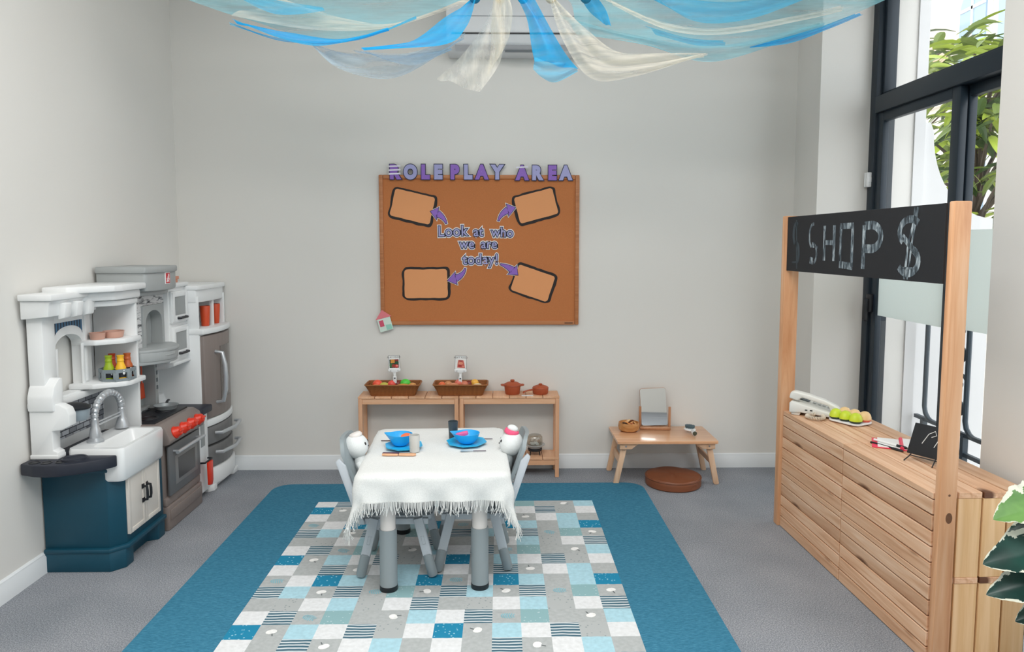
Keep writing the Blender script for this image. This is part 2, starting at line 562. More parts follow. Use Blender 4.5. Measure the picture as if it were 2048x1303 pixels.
def tree(name, base, twigs, label, seed, nl, ln):
    r_ = random.Random(seed)
    root = thing(name, base, label, 'tree')
    st = MB()
    top = (base[0], base[1], max(t[2] for t in twigs))
    st.tube([base, ((base[0] * .9 + top[0] * .1), base[1], (base[2] + top[2]) / 2), top], [0.05, 0.035, 0.012], 8)
    fo_ = MB()
    for x, y, z in twigs:
        z0 = max(base[2] + 0.6, z - 0.45)
        st.tube([(base[0], base[1], z0), ((base[0] + x) / 2, (base[1] + y) / 2, (z0 + z) / 2 + 0.06), (x, y, z)], [0.018, 0.012, 0.006], 6)
        for k in range(nl):
            a = r_.uniform(0, 2 * math.pi)
            e = r_.uniform(-0.5, 0.75)
            fo_.cur = r_.choice((0, 0, 1, 1, 2))
            p = (x + r_.gauss(0, .05), y + r_.gauss(0, .05), z + r_.gauss(0, .06))
            leaf(fo_, p, (math.cos(a), math.sin(a), e), ln * r_.uniform(.7, 1.25), ln * r_.uniform(.10, .15), r_.uniform(.3, 1.1), r_.uniform(-.7, .7))
    st.build('trunk', BARK, root, base)
    fo_.build('foliage', LEAF, root, base, smooth=0)
r_ = random.Random(3)
tree('leafy_tree', (3.55, 5.35, -0.4),
     [(3.25 + r_.uniform(-.25, .5), 5.05 + r_.uniform(-.35, .35), r_.uniform(1.35, 2.75)) for _ in range(46)],
     'dense green tree close outside the right-hand sash', 5, 16, 0.24)
tree('sparse_tree', (4.35, 7.7, -0.4),
     [(4.3, 7.4, 3.35), (4.55, 7.6, 3.2), (4.8, 7.7, 3.5), (4.6, 7.5, 2.75), (4.75, 7.6, 2.55), (4.2, 7.5, 3.0), (4.95, 7.7, 3.05), (4.85, 7.6, 2.35), (5.0, 7.7, 2.6)],
     'thin tree with long narrow leaves seen through the upper pane', 8, 11, 0.42)

# wrought-iron guard outside the lower sashes
IRON = plain('blue_black_iron', (52, 66, 76), 0.5)
root = thing('window_guard', (2.38, 3.3, 0.02), 'dark wrought-iron guard with scrolls outside the lower window', 'railing')
go = (2.38, 3.3, 0.02)
for z in (0.30, 0.40, 1.06): MB().box(2.37, 2.39, 2.6, 4.02, z - 0.01, z + 0.01).build('rail', IRON, root, go)
for y in (3.94, 3.585, 3.23, 2.875):
    MB().tube([(2.38, y, 1.06), (2.38, y, 0.47), (2.38, y - 0.012, 0.435), (2.38, y - 0.04, 0.41), (2.38, y - 0.07, 0.40)], 0.013, 8).build('upright', IRON, root, go)
    MB().box(2.366, 2.394, y - 0.012, y + 0.012, 0.02, 0.40).build('upright', IRON, root, go)
def scroll(y, z, s, flip=1):
    pts = []
    for k in range(40):
        a = k / 39 * 4.2
        rr = s * (1 - k / 46)
        pts.append((2.38, y + flip * rr * math.cos(a * 1.5), z + rr * math.sin(a * 1.5)))
    return pts
for y in (3.64, 3.285, 2.93, 2.70):
    for z, f in ((0.52, 1), (0.66, -1), (0.80, 1), (0.94, -1)): MB().tube(scroll(y, z, 0.056, f), 0.009, 6).build('scroll', IRON, root, go)

# ------------------------------------------------------------------ rug and patchwork mat
def rug_mat():
    m, nt, b = new_mat('teal_rug_pile')
    v = coords(nt, (60, 260, 60), island=False)
    f = noise_tex(nt, v, 1.0, 4, 0.2, 0.7)
    c = ramp(nt, f, [(0.25, '2c6680'), (0.5, '3f7e9a'), (0.75, '5696b2')])
    nt.links.new(c, b.inputs['Base Color'])
    b.inputs['Roughness'].default_value = 0.95; b.inputs['Specular IOR Level'].default_value = 0.1
    bump(nt, b, f, 0.5, 0.004)
    return m
mb = MB()
mb.prism(rrect(-1.275, 0.81, 1.0, 4.03, 0.10), 'z', 0.0005, 0.012, 0.004)
single(mb, 'rug', rug_mat(), 'large plain teal blue rug on the grey carpet', 'rug')

PW, PH, NC, NR = 0.1036, 0.0965, 14, 20
MX0, MY1 = -0.962, 3.73
def cloth(name, c, kind=0, c2=None):
    m, nt, b = new_mat(name)
    tc = nt.nodes.new('ShaderNodeTexCoord')
    base = lin(c)
    outc = None
    if kind == 0:
        f = noise_tex(nt, tc.outputs['Object'], 60, 3)
        outc = ramp(nt, f, [(0.3, tuple(int(x * .96) for x in c)), (0.7, tuple(min(255, int(x * 1.03)) for x in c))])
    elif kind == 1:      # wavy brushed stripes
        w = nt.nodes.new('ShaderNodeTexWave'); w.wave_type = 'BANDS'; w.bands_direction = 'Y'
        w.inputs['Scale'].default_value = 17; w.inputs['Distortion'].default_value = 2.6
        w.inputs['Detail'].default_value = 2; w.inputs['Detail Scale'].default_value = 0.6
        nt.links.new(tc.outputs['Object'], w.inputs['Vector'])
        outc = ramp(nt, w.outputs['Fac'], [(0.0, c), (0.56, c), (0.68, c2), (1.0, c2)])
    elif kind == 2:      # scattered specks
        vo = nt.nodes.new('ShaderNodeTexVoronoi'); vo.inputs['Scale'].default_value = 62
        nt.links.new(tc.outputs['Object'], vo.inputs['Vector'])
        outc = ramp(nt, vo.outputs['Distance'], [(0.0, c2), (0.17, c2), (0.24, c), (1.0, c)])
    nt.links.new(outc, b.inputs['Base Color'])
    b.inputs['Roughness'].default_value = 0.9; b.inputs['Specular IOR Level'].default_value = 0.15
    return m
GR = (176, 180, 180)
MM = [cloth('patch_blue', (38, 132, 168), 2, (150, 200, 218)), cloth('patch_grey', GR), cloth('patch_light_blue', (170, 208, 220)),
      cloth('patch_white', (222, 224, 226)), cloth('patch_stripes', (70, 104, 120), 1, (205, 212, 214)), cloth('patch_grey_specks', GR, 2, (140, 150, 152)),
      cloth('patch_aqua', (140, 176, 180), 2, (178, 200, 204)), cloth('patch_apple', (238, 238, 236)), cloth('patch_leaf', (120, 188, 204)), cloth('patch_stem', (104, 110, 112))]
TILE = {0: 'Balwsdw', 1: 'wsftgal', 2: 'gdwldws', 3: 'slasfta', 4: 'fwBlglB', 5: 'wgsawlg'}   # counted upwards, away from the camera
IDX = {'B': 0, 'g': 1, 'a': 1, 'f': 1, 'l': 2, 'w': 3, 's': 4, 'd': 5, 't': 6}
mb = MB()
Z0 = 0.0125
mb.cur = 1
mb.prism([(MX0, MY1 + .0165 - NR * PH), (MX0 + NC * PW, MY1 + .0165 - NR * PH), (MX0 + NC * PW, MY1), (MX0, MY1)], 'z', Z0, Z0 + 0.002)
def wob(x, y): return 0.0016 * noise.noise(Vector((x * 40, y * 40, 0)))
motif = MB()
sub = 6
for r in range(NR):
    for c in range(NC):
        y1 = min(MY1, MY1 + 0.0165 - r * PH); y0 = MY1 + 0.0165 - (r + 1) * PH; x0 = MX0 + c * PW; x1 = x0 + PW
        k = TILE[(13 - r) % 6][c % 7]
        mb.cur = IDX[k]
        vs_ = []; fs_ = []
        for i in range(sub + 1):
            for j in range(2):
                x = x0 + (x1 - x0) * i / sub; y = (y0, y1)[j]
                if 0 < r + (1 - j) < NR: y += 0.0022 * noise.noise(Vector((x * 45, round(y / PH) * 3.7, 1)))
                vs_.append((x, y, Z0 + 0.0026))
        for i in range(sub):
            a = i * 2
            fs_.append((a, a + 2, a + 3, a + 1))
        mb.add(vs_, fs_)
        cx, cy = (x0 + x1) / 2, (y0 + y1) / 2
        zz = Z0 + 0.0034
        if k == 'a':
            a0 = rng.uniform(0, 6.28)
            mb.cur = 7
            ps = []
            for q in range(14):
                t = 2 * math.pi * q / 14
                rr = 0.017 * (1 + 0.12 * math.cos(2 * t)) * (0.86 if q in (3, 4) else 1)
                ps.append((cx + rr * math.cos(t + a0) * 1.05, cy + rr * math.sin(t + a0), zz))
            mb.add(ps, [tuple(range(14))])
            mb.cur = 9
            ca, sa = math.cos(a0 + 1.57), math.sin(a0 + 1.57)
            mb.add([(cx + ca * .014 - sa * .002, cy + sa * .014 + ca * .002, zz + .0004), (cx + ca * .014 + sa * .002, cy + sa * .014 - ca * .002, zz + .0004),
                    (cx + ca * .03 + sa * .004, cy + sa * .03 - ca * .004, zz + .0004), (cx + ca * .03, cy + sa * .03, zz + .0004)], [(0, 1, 2, 3)])
        if k == 'f':
            a0 = rng.choice((0, 0.6, -0.5))
            mb.cur = 8
            for q in range(6):
                u = -0.022 + q * 0.0085
                w = 0.019 * math.sqrt(max(0.05, 1 - ((u + .002) / .03) ** 2))
                for s_ in (-1, 1):
                    P = [(u, 0), (u + .0035, 0), (u + .0105, s_ * w), (u + .007, s_ * w)]
                    mb.add([(cx + p * math.cos(a0) - q2 * math.sin(a0), cy + p * math.sin(a0) + q2 * math.cos(a0), zz) for p, q2 in P], [(0, 1, 2, 3)])
single(mb, 'play_mat', MM, 'patchwork mat of blue, grey and white squares on the teal rug', 'mat', smooth=0)

# ------------------------------------------------------------------ shop stall: four crates, two posts, chalkboard
SH = (1.400, 2.247, 0.0)
SA = R(1.5)
SM = rotz(SH, SA)
PINE_ST = wood('stall_pine_along_y', 'y', ('bd8a66', 'd8ad8a', 'ebccb0'), 0.5, knots=0.18, grain=34)
PINE_SZ = wood('stall_pine_upright', 'z', ('cb9d68', 'd8b080', 'e6c398'), 0.5, grain=34)
CL, CD, CH = 0.578, 0.336, 0.287
def crate(ix, lv, label):
    p = SM @ Vector((0, ix * (CL + 0.004), lv * CH))
    root = thing('wooden_crate', p, label, 'crate', None, SA)
    t = 0.014
    front = MB()
    pitch = (CH - 0.022) / 5
    for k in range(5):
        z = k * pitch
        front.box(0, t, 0.001, CL - 0.001, z + 0.0028, z + pitch - 0.0028, 0.0012, 1)
    front.build('front_slats', PINE_ST, root)
    top = MB()
    w = CD / 4
    for k in range(4):
        top.box(k * w + (0.0 if k == 0 else 0.003), (k + 1) * w - 0.003, 0.0, CL, CH - 0.021, CH - 0.0005, 0.0015, 1)
    top.build('top_slats', PINE_ST, root)
    for nm, y0 in (('near', 0.002), ('far', CL - t - 0.002)):
        e = MB()
        for k in range(4):
            e.box(k * w + (t + .0005 if k == 0 else 0.003), (k + 1) * w - 0.003, y0, y0 + t, 0.0, CH - 0.0215, 0.0012, 1)
        e.box(t + .001, CD - 0.001, y0 + t, y0 + t + 0.012, 0.004, 0.03, 0.001, 1)
        e.build('end_panel', PINE_SZ, root)
    b = MB()
    for k in range(4): b.box(k * w + t + 0.001 if k == 0 else k * w + 0.003, (k + 1) * w - 0.003, 0.018, CL - 0.018, 0.032, 0.042)
    b.build('bottom_slats', PINE_ST, root)
crate(0, 0, 'lower pine crate at the near end of the shop counter, resting on the carpet')
crate(0, 1, 'upper pine crate at the near end of the counter, under the pink notebook')
crate(1, 0, 'lower pine crate at the far end of the shop counter, on the carpet')
crate(1, 1, 'upper pine crate at the far end of the counter, under the white telephone')
st = thing('shop_sign_stand', SM @ Vector((0, 0.58, 0)), 'black chalk SHOP sign between two tall pine posts fixed to the crates', 'sign', None, SA)
so = (0, 0.58, 0)
def post(x0, x1, y0, y1, nm):
    m1 = MB().box(x0, x1, y0, y1, 0.0, 1.508, 0.004)
    return m1.build('post', wood(nm, 'z', ('c58a5e', 'dba67c', 'e9c09c'), 0.5, grain=24), st, so)
near = post(0.004, 0.060, -0.030, -0.001, 'post_pine_near')
far = post(-0.012, 0.055, 1.162, 1.21, 'post_pine_far')
# knots on the near post
kn = MB()
for x, z, rx, rz_ in ((0.036, 0.50, 0.011, 0.018), (0.034, 0.575, 0.004, 0.004)):
    kn.lathe([(0.001, 0.0), (rx, 0.0005), (0.0001, 0.0009)], (x, -0.031, z), 16, axis='y', sy=rz_ / rx, mtx=None)
for i, v in enumerate(kn.v): kn.v[i] = (v[0], -0.0302 - abs(v[1] + 0.031) * 0.2, v[2])
kn.build('knot', plain('wood_knot', (104, 68, 42), 0.6, var=0.3, scale=80), near, so)
CHALKB = plain('chalkboard_black', (28, 30, 34), 0.75, var=0.12, scale=5)
brd = MB().box(-0.006, 0.003, -0.001, 1.198, 1.250, 1.503, 0.001, 1).build('chalkboard', CHALKB, st, so)
def chalk_mat():
    m, nt, b = new_mat('chalk_strokes')
    v = coords(nt, (1, 60, 14), island=True)
    f = noise_tex(nt, v, 1.0, 4, 0.5, 0.7)
    c = ramp(nt, f, [(0.38, '2a3036'), (0.5, '5f6c74'), (0.64, 'b4bfc4')])
    nt.links.new(c, b.inputs['Base Color'])
    b.inputs['Roughness'].default_value = 0.9
    return m
CHALK = chalk_mat()
CHALKD = plain('smudged_chalk', (62, 72, 78), 0.9, var=0.4, scale=30)
# strokes drawn on the board: u runs from the far post to the near one, v from bottom to top (0..1)
def stroke(mb, pts, w):
    """flat brush stroke on the board face; pts in (u, v)"""
    P = [Vector((-0.0068, 1.185 - u * 1.18, 1.250 + v * 0.253)) for u, v in pts]
    vs_, fs_ = [], []
    for i, p in enumerate(P):
        t = (P[min(i + 1, len(P) - 1)] - P[max(i - 1, 0)]).normalized()
        n = Vector((0, -t.z, t.y))
        vs_ += [p - n * w / 2, p + n * w / 2]
    for i in range(len(P) - 1):
        fs_.append((2 * i, 2 * i + 1, 2 * i + 3, 2 * i + 2))
    mb.add(vs_, fs_)
def arc(cu, cv, ru, rv, a0, a1, n=14):
    return [(cu + ru * math.cos(R(a0 + (a1 - a0) * k / n)), cv + rv * math.sin(R(a0 + (a1 - a0) * k / n))) for k in range(n + 1)]
def chalk(fn):
    c_ = MB(); fn(c_); c_.build('chalk_letter', CHALK, brd, so, smooth=0)
def ch_s(c_):
    stroke(c_, arc(.245, .64, .030, .20, 80, 250) , .014); stroke(c_, arc(.245, .33, .032, .17, 100, -70), .014); stroke(c_, [(.235, .46), (.285, .44)], .010); stroke(c_, [(.225, .22), (.25, .20)], .03)
def ch_h(c_):
    for u in (.335, .405): stroke(c_, [(u, .80), (u + .002, .22)], .022)
    stroke(c_, [(.342, .52), (.400, .52)], .02)
def ch_o(c_):
    for a, b_ in (((.452, .80), (.452, .18)), ((.530, .80), (.530, .14))): stroke(c_, [a, b_], .020)
    stroke(c_, [(.447, .78), (.536, .78)], .024); stroke(c_, [(.447, .17), (.536, .15)], .028)
def ch_p(c_):
    stroke(c_, [(.602, .78), (.602, .12)], .026)
    stroke(c_, [(.60, .765)] + arc(.645, .60, .055, .175, 90, -90) + [(.60, .43)], .032)
def ch_dollar(c_):
    stroke(c_, arc(.850, .66, .050, .17, 40, 230), .026); stroke(c_, arc(.846, .27, .050, .17, 60, -150), .026)
    stroke(c_, [(.815, .60), (.89, .36)], .022); stroke(c_, [(.872, .98), (.868, .80), (.845, .5), (.832, .02)], .012); stroke(c_, [(.884, .98), (.862, .5), (.846, .02)], .010); stroke(c_, [(.80, .17), (.87, .17)], .008)
for fn in (ch_s, ch_h, ch_o, ch_p, ch_dollar): chalk(fn)
c2 = MB()
stroke(c2, arc(.10, .68, .022, .18, 60, 250), .022); stroke(c2, arc(.103, .33, .026, .18, 90, -60), .022); stroke(c2, [(.10, .93), (.115, .05)], .012); stroke(c2, [(.07, .16), (.115, .17)], .008)
tag(c2.build('chalk_smudge', CHALKD, brd, so, smooth=0), label='faint smudged dollar mark')

# ------------------------------------------------------------------ children's table and its cloth
GREYP = plain('grey_plastic', (142, 152, 156), 0.45, var=0.02)
LGREYP = plain('light_grey_plastic', (196, 203, 210), 0.35, var=0.02)
DGREYP = plain('dark_grey_plastic', (88, 96, 100), 0.45, var=0.03)
OFFW = plain('cream_white_plastic', (228, 222, 218), 0.45, var=0.01)
TC, TA = (-0.272, 3.045, 0.0135), R(2.1)
HX, HY, TZ = 0.285, 0.350, 0.484
tb = thing('play_table', TC, "children's table on four thick grey and white legs, under the white cloth", 'table', None, TA)
MB().prism(rrect(-HX, HX, -HY, HY, 0.035), 'z', TZ - 0.026, TZ - 0.003, 0.006).build('tabletop', OFFW, tb)
MB().prism(rrect(-HX + .03, HX - .03, -HY + .03, HY - .03, 0.03), 'z', TZ - 0.06, TZ - 0.026).build('apron', GREYP, tb)
for sx in (-1, 1):
    for sy in (-1, 1):
        c = (sx * 0.180, sy * 0.285, 0)
        lg = MB().lathe([(0.0345, 0.022), (0.0345, 0.245), (0.033, 0.25), (0.030, 0.25)], c, 28).build('leg', GREYP, tb)
        MB().lathe([(0.030, 0.245), (0.030, TZ - 0.055)], c, 28).build('leg_tube', OFFW, lg)
        MB().lathe([(0.033, 0.0), (0.0355, 0.004), (0.0355, 0.022), (0.030, 0.024)], c, 28).build('foot', BLACK, lg)

def cloth_mat():
    m, nt, b = new_mat('white_cotton')
    v = coords(nt, island=False)
    w = noise_tex(nt, v, 260, 2)
    c = ramp(nt, w, [(0.2, (214, 216, 214)), (0.8, (232, 234, 232))])
    nt.links.new(c, b.inputs['Base Color'])
    b.inputs['Roughness'].default_value = 0.9; b.inputs['Specular IOR Level'].default_value = 0.15
    bump(nt, b, w, 0.25, 0.002)
    return m
COTTON = cloth_mat()
def drape_pt(u, v):
    """point of the cloth at cloth coordinates u, v (metres from the middle)"""
    r = 0.03
    qx = max(-HX + r, min(HX - r, u)); qy = max(-HY + r, min(HY - r, v))
    dx, dy = u - qx, v - qy
    d = math.hypot(dx, dy)
    top = TZ + 0.003
    crease = 0.0012 * math.sin(v * 31 + 1.2 * math.sin(u * 9)) * (1 if abs(u) < HX and abs(v) < HY else 0)
    if d <= r:
        return (u, v, top + crease - (0.006 * (d / r) ** 2))
    nx, ny = dx / d, dy / d
    e = d - r
    corner = min(1.0, 2.4 * abs(nx * ny)) if abs(dx) > 1e-6 and abs(dy) > 1e-6 else 0
    ang = math.atan2(ny, nx)
    wave = 0.010 * math.sin(u * 38 + 1) * math.sin(v * 31 + .5) * min(1, e / 0.1)
    flare = (0.04 if abs(nx) > abs(ny) else 0.10) * (1 - corner) + 0.19 * corner
    # a little of the spare corner cloth folds in on itself
    out = r + 0.006 + min(e, 0.02) * 0.5 + max(0, e - 0.02) * flare + wave
    drop = max(0, e - 0.008) * math.sqrt(max(0.2, 1 - flare * flare)) + 0.006
    return (qx + nx * out, qy + ny * out, top - drop)
cl = thing('tablecloth', TC, "white fringed cotton cloth draped over the children's table", 'tablecloth', None, TA)
OX, OY = 0.192, 0.104
mb = MB()
NU, NV = 72, 84
def cpt(a, b_):
    u = -HX - OX + a * 2 * (HX + OX); v = -HY - OY + b_ * 2 * (HY + OY)
    return drape_pt(u, v)
mb.sheet(cpt, NU, NV)
clo = mb.build('cloth', COTTON, cl, smooth=60)
fr = MB()
frng = random.Random(12)
def thread(u, v, du, dv):
    p = Vector(drape_pt(u, v)); q = Vector(drape_pt(u + du * .01, v + dv * .01))
    d = (q - p).normalized()
    L_ = frng.uniform(0.030, 0.046)
    w = 0.0013
    side = Vector((abs(dv), abs(du), 0))
    j = Vector((frng.gauss(0, .22), frng.gauss(0, .22), 0))
    pts = [p - d * 0.004, p + (d + j * .3) * L_ * .5, p + (d + j + Vector((0, 0, -.15))) * L_]
    fr.tube(pts, [w, w * 1.05, w * .7], 4)
n = 260
for k in range(n):
    u = -HX - OX + (k + frng.uniform(-.3, .3)) / (n - 1) * 2 * (HX + OX)
    thread(u, -HY - OY, 0, -1)
    if k % 2 == 0: thread(u, HY + OY, 0, 1)
n = 150
for k in range(n):
    v = -HY - OY + (k + frng.uniform(-.3, .3)) / (n - 1) * 2 * (HY + OY)
    thread(-HX - OX, v, -1, 0); thread(HX + OX, v, 1, 0)
tag(fr.build('fringe', COTTON, cl, smooth=60), kind='stuff')

# ------------------------------------------------------------------ two small chairs
def make_chair(name, label):
    root = thing(name, (0, 0, 0), label, 'chair', 'small grey chairs at the table')
    seat = MB().prism(rrect(-0.145, 0.145, -0.118, 0.118, 0.03), 'z', 0.236, 0.256, 0.006)
    seat.box(-0.13, 0.13, -0.13, -0.105, 0.222, 0.248, 0.004); seat.box(-0.13, 0.13, 0.105, 0.13, 0.222, 0.248, 0.004)
    seat.build('seat', LGREYP, root)
    bk = MB()
    def bp(a, b_, off=0):
        y = (a - .5) * 0.25
        z = 0.26 + b_ * 0.30
        edge = max(0, abs(a - .5) * 2 - .6) / .4
        z -= 0.05 * edge ** 2 * b_
        x = -0.122 - 0.105 * b_ + 0.022 * (abs(a - .5) * 2) ** 2 + off
        return (x, y, z)
    nu, nv = 12, 8
    A = [bp(i / nu, j / nv) for i in range(nu + 1) for j in range(nv + 1)]
    B = [bp(i / nu, j / nv, -0.016) for i in range(nu + 1) for j in range(nv + 1)]
    off = len(A); fs_ = []
    for i in range(nu):
        for j in range(nv):
            a = i * (nv + 1) + j
            fs_.append((a, a + 1, a + nv + 2, a + nv + 1)); fs_.append((off + a, off + a + nv + 1, off + a + nv + 2, off + a + 1))
    rim = [i * (nv + 1) for i in range(nu + 1)] + [nu * (nv + 1) + j for j in range(1, nv + 1)] + [i * (nv + 1) + nv for i in range(nu - 1, -1, -1)] + [j for j in range(nv - 1, 0, -1)]
    for k in range(len(rim)):
        a, b_ = rim[k], rim[(k + 1) % len(rim)]
        fs_.append((a, b_, off + b_, off + a))
    bk.add(A + B, fs_)
    bk.build('backrest', GREYP, root, smooth=50)
    for sy in (-1, 1):
        br = MB()
        pts = [(-0.125, 0.225), (-0.150, 0.225), (-0.240, 0.485), (-0.228, 0.497), (-0.200, 0.468)]
        y0 = sy * 0.128
        br.prism(pts, 'y', y0 - 0.011, y0 + 0.011, 0.003)
        br.prism([(-0.152, 0.262), (-0.158, 0.285), (-0.184, 0.36), (-0.174, 0.352)], 'y', y0 - 0.014, y0 + 0.014, 0.002)
        br.build('back_bracket', LGREYP, root)
        for sx in (-1, 1):
            top = Vector((sx * 0.088, sy * 0.128, 0.250)); foot = Vector((sx * 0.150, sy * 0.132, 0.0))
            d = (foot - top).normalized()
            def at_(t): return top + (foot - top) * t
            a = MB()
            zax = -d
            xax = Vector((0, 1, 0)).cross(zax).normalized(); yax = zax.cross(xax)
            M_ = Matrix((xax, yax, zax)).transposed().to_4x4(); M_.translation = at_(0.62)
            ln = (foot - top).length
            a.box(-0.019, 0.019, -0.012, 0.012, 0, ln * 0.62, 0.004, mtx=M_)
            for q in (0.012, 0.03): a.lathe([(0.0035, -0.0005), (0.0035, 0.0005)], (0, -0.0125, q), 8, axis='y', mtx=M_)
            a.tube([M_ @ Vector((x, -0.0123, z)) for x, z in ((-.006, .05), (.006, .05), (.006, .085), (-.006, .085))], 0.001, 4, closed=True)
            lg = a.build('leg', LGREYP, root)
            s2 = MB(); M2 = M_.copy(); M2.translation = at_(0.965)
            s2.lathe([(0.008, -0.004), (0.017, -0.001), (0.0205, 0.008), (0.0205, ln * 0.365), (0.018, ln * 0.368)], (0, 0, 0), 18, mtx=M2, sy=0.85)
            s2.build('leg_sleeve', GREYP, lg)
    return root
ch1 = make_chair('small_chair', 'small grey plastic chair on the left of the table, holding the plain-capped doll')
ch1.location = (-0.424, 2.985, 0.0155)
ch2 = copy_tree(ch1)
ch2['label'] = 'small grey plastic chair on the right of the table, holding the pink-banded doll'
ch2.location = (-0.120, 3.035, 0.0155); ch2.rotation_euler = (0, 0, R(180 + 2))

# ------------------------------------------------------------------ the two soft dolls
PLUSH = plain('white_plush', (226, 230, 230), 0.9, var=0.03, scale=60, bmp=0.25, bscale=300, spec=0.1)
PLUSHG = plain('grey_plush', (178, 186, 188), 0.9, var=0.05, scale=60, bmp=0.25, bscale=300, spec=0.1)
PINK = plain('pink_knit', (240, 92, 132), 0.85, var=0.05, scale=80)
EYE = plain('black_bead', (18, 18, 20), 0.25)
def doll(loc, rz, label, band, body_m):
    root = thing('soft_doll', loc, label, 'doll', 'soft dolls at the table', rz)   # faces local +x and leans back on the chair
    root.rotation_euler = (0, R(-18), rz)
    b = MB()
    b.lathe([(0.0001, 0.006), (0.040, 0.010), (0.050, 0.045), (0.049, 0.11), (0.046, 0.165), (0.040, 0.205), (0.030, 0.232), (0.0001, 0.238)], (0, 0, 0), 24, sx=0.72)
    b.ball((0.055, -0.030, 0.032), 0.045, 0.020, 0.020); b.ball((0.055, 0.030, 0.032), 0.045, 0.020, 0.020)
    b.build('body', body_m, root, smooth=70)
    for s in (-1, 1):
        MB().tube([(-0.004, s * 0.038, 0.205), (0.012, s * 0.062, 0.165), (0.030, s * 0.060, 0.115)], [0.013, 0.016, 0.014], 10).build('arm', body_m, root, smooth=70)
    h = MB().ball((0.0, 0, 0.270), 0.051, 0.055, 0.052, 28, 16).build('head', PLUSH, root, smooth=70)
    e = MB()
    for s in (-1, 1):
        e.ball((0.0455, s * 0.022, 0.272), 0.0045, 0.005, 0.007, 10, 8)
    e.tube([(0.0498, -0.008, 0.256), (0.0503, 0, 0.253), (0.0498, 0.008, 0.256)], 0.0016, 6)
    e.build('face', EYE, h, smooth=70)
    cap = MB()
    if band:
        cap.lathe([(0.030, 0.310), (0.032, 0.316), (0.030, 0.327), (0.026, 0.329)], (0.014, 0, -0.001), 24)
        cap.build('headband', PINK, h, smooth=60)
        MB().ball((0.014, 0, 0.333), 0.024, 0.024, 0.015, 18, 10).build('pompom', PLUSH, h, smooth=70)
        MB().ball((0.03, 0, 0.228), 0.010, 0.012, 0.009).build('bow', PLUSH, root, smooth=70)
    else:
        cap.lathe([(0.028, 0.310), (0.029, 0.316), (0.026, 0.322), (0.022, 0.326), (0.0001, 0.328)], (0.012, 0, -0.001), 24)
        cap.build('cap', OFFW, h, smooth=60)
    return root
doll((-0.524, 2.985, 0.2715), 0.0, 'white soft doll with a small white cap on the left chair', False, PLUSH)
doll((-0.036, 3.015, 0.2715), math.pi, 'white and grey soft doll with a pink headband on the right chair', True, PLUSHG)

# ------------------------------------------------------------------ things on the table
CZ = TC[2] + TZ + 0.0055
BLUE = plain('sky_blue_enamel', (40, 186, 236), 0.35, var=0.03)
BLUE2 = plain('bright_blue_enamel', (44, 176, 240), 0.35, var=0.03)
SLATE = plain('slate_plastic', (58, 72, 80), 0.5, var=0.05)
CREAM = plain('cream_paper', (214, 212, 206), 0.8, var=0.02)
def plate(loc, r, rz, label):
    m1 = MB()
    n = 8
    prof = [(0.0, 0.004), (0.62, 0.004), (0.72, 0.006), (1.0, 0.014), (1.02, 0.0145), (1.0, 0.010), (0.70, 0.0), (0.0, 0.0)]
    vs_, fs_ = [], []
    for q, z in prof:
        for k in range(n * 4):
            a = 2 * math.pi * k / (n * 4)
            sec = math.pi / n
            rr = r * q * (math.cos(sec) / math.cos((a + sec) % (2 * sec) - sec)) if q else 1e-5
            vs_.append((loc[0] + rr * math.cos(a + rz), loc[1] + rr * math.sin(a + rz), loc[2] + z))
    m = n * 4
    for i in range(len(prof) - 1):
        for k in range(m):
            fs_.append((i * m + k, i * m + (k + 1) % m, (i + 1) * m + (k + 1) % m, (i + 1) * m + k))
    m1.add(vs_, fs_)
    return single(m1, 'plate', BLUE, label, 'plate', 'blue plates on the table')
def bowl(loc, r, h, label, sq=0.0):
    m1 = MB()
    m1.lathe([(0.0001, 0.0), (r * .45, 0.0), (r * .62, h * .12), (r * .86, h * .5), (r, h * 0.97), (r * 1.01, h), (r * .97, h), (r * .82, h * .5), (r * .55, h * .17), (0.0001, h * .12)], loc, 32)
    # small pouring lip
    for i, v in enumerate(m1.v):
        dx, dy, dz = v[0] - loc[0], v[1] - loc[1], (v[2] - loc[2]) / h
        a = math.atan2(dy, dx)
        f = max(0, math.cos(a - math.pi)) ** 10 * max(0, dz - .5) * 2
        m1.v[i] = (v[0] - f * .018, v[1], v[2] + f * .006)
    return single(m1, 'bowl', BLUE2, label, 'bowl', 'blue bowls on the table')
plate((-0.415, 3.045, CZ), 0.082, 0.2, 'blue plate at the left-hand place, under the bowl with the orange slice')
plate((-0.148, 3.095, CZ), 0.088, 0.25, 'blue plate at the right-hand place, beside the dark grey beaker')
bowl((-0.432, 3.065, CZ + 0.005), 0.052, 0.050, 'blue bowl holding an orange slice at the left-hand place')
bowl((-0.146, 3.095, CZ + 0.005), 0.056, 0.046, 'blue bowl holding a pink toy at the right-hand place')
m1 = MB(); m1.lathe([(0.0001, 0.0), (0.024, 0.0), (0.026, 0.006), (0.018, 0.012), (0.0001, 0.014)], (0, 0, 0), 18, mtx=Matrix.Translation((-0.405, 3.065, CZ + 0.038)) @ Matrix.Rotation(0.35, 4, 'X'))
single(m1, 'play_fruit', plain('orange_rubber', (255, 120, 74), 0.5), 'orange play fruit slice in the left blue bowl', 'toy food')
m1 = MB(); m1.prism([(-.034, -.006), (-.012, -.016), (.028, -.02), (.03, .0), (.004, .012), (-.02, .016)], 'z', 0, 0.016, 0.003, mtx=Matrix.Translation((-0.167, 3.10, CZ + 0.036)) @ Matrix.Rotation(-0.3, 4, 'Y'))
single(m1, 'play_food', plain('pink_rubber', (240, 110, 170), 0.5), 'pink play food piece in the right blue bowl', 'toy food')
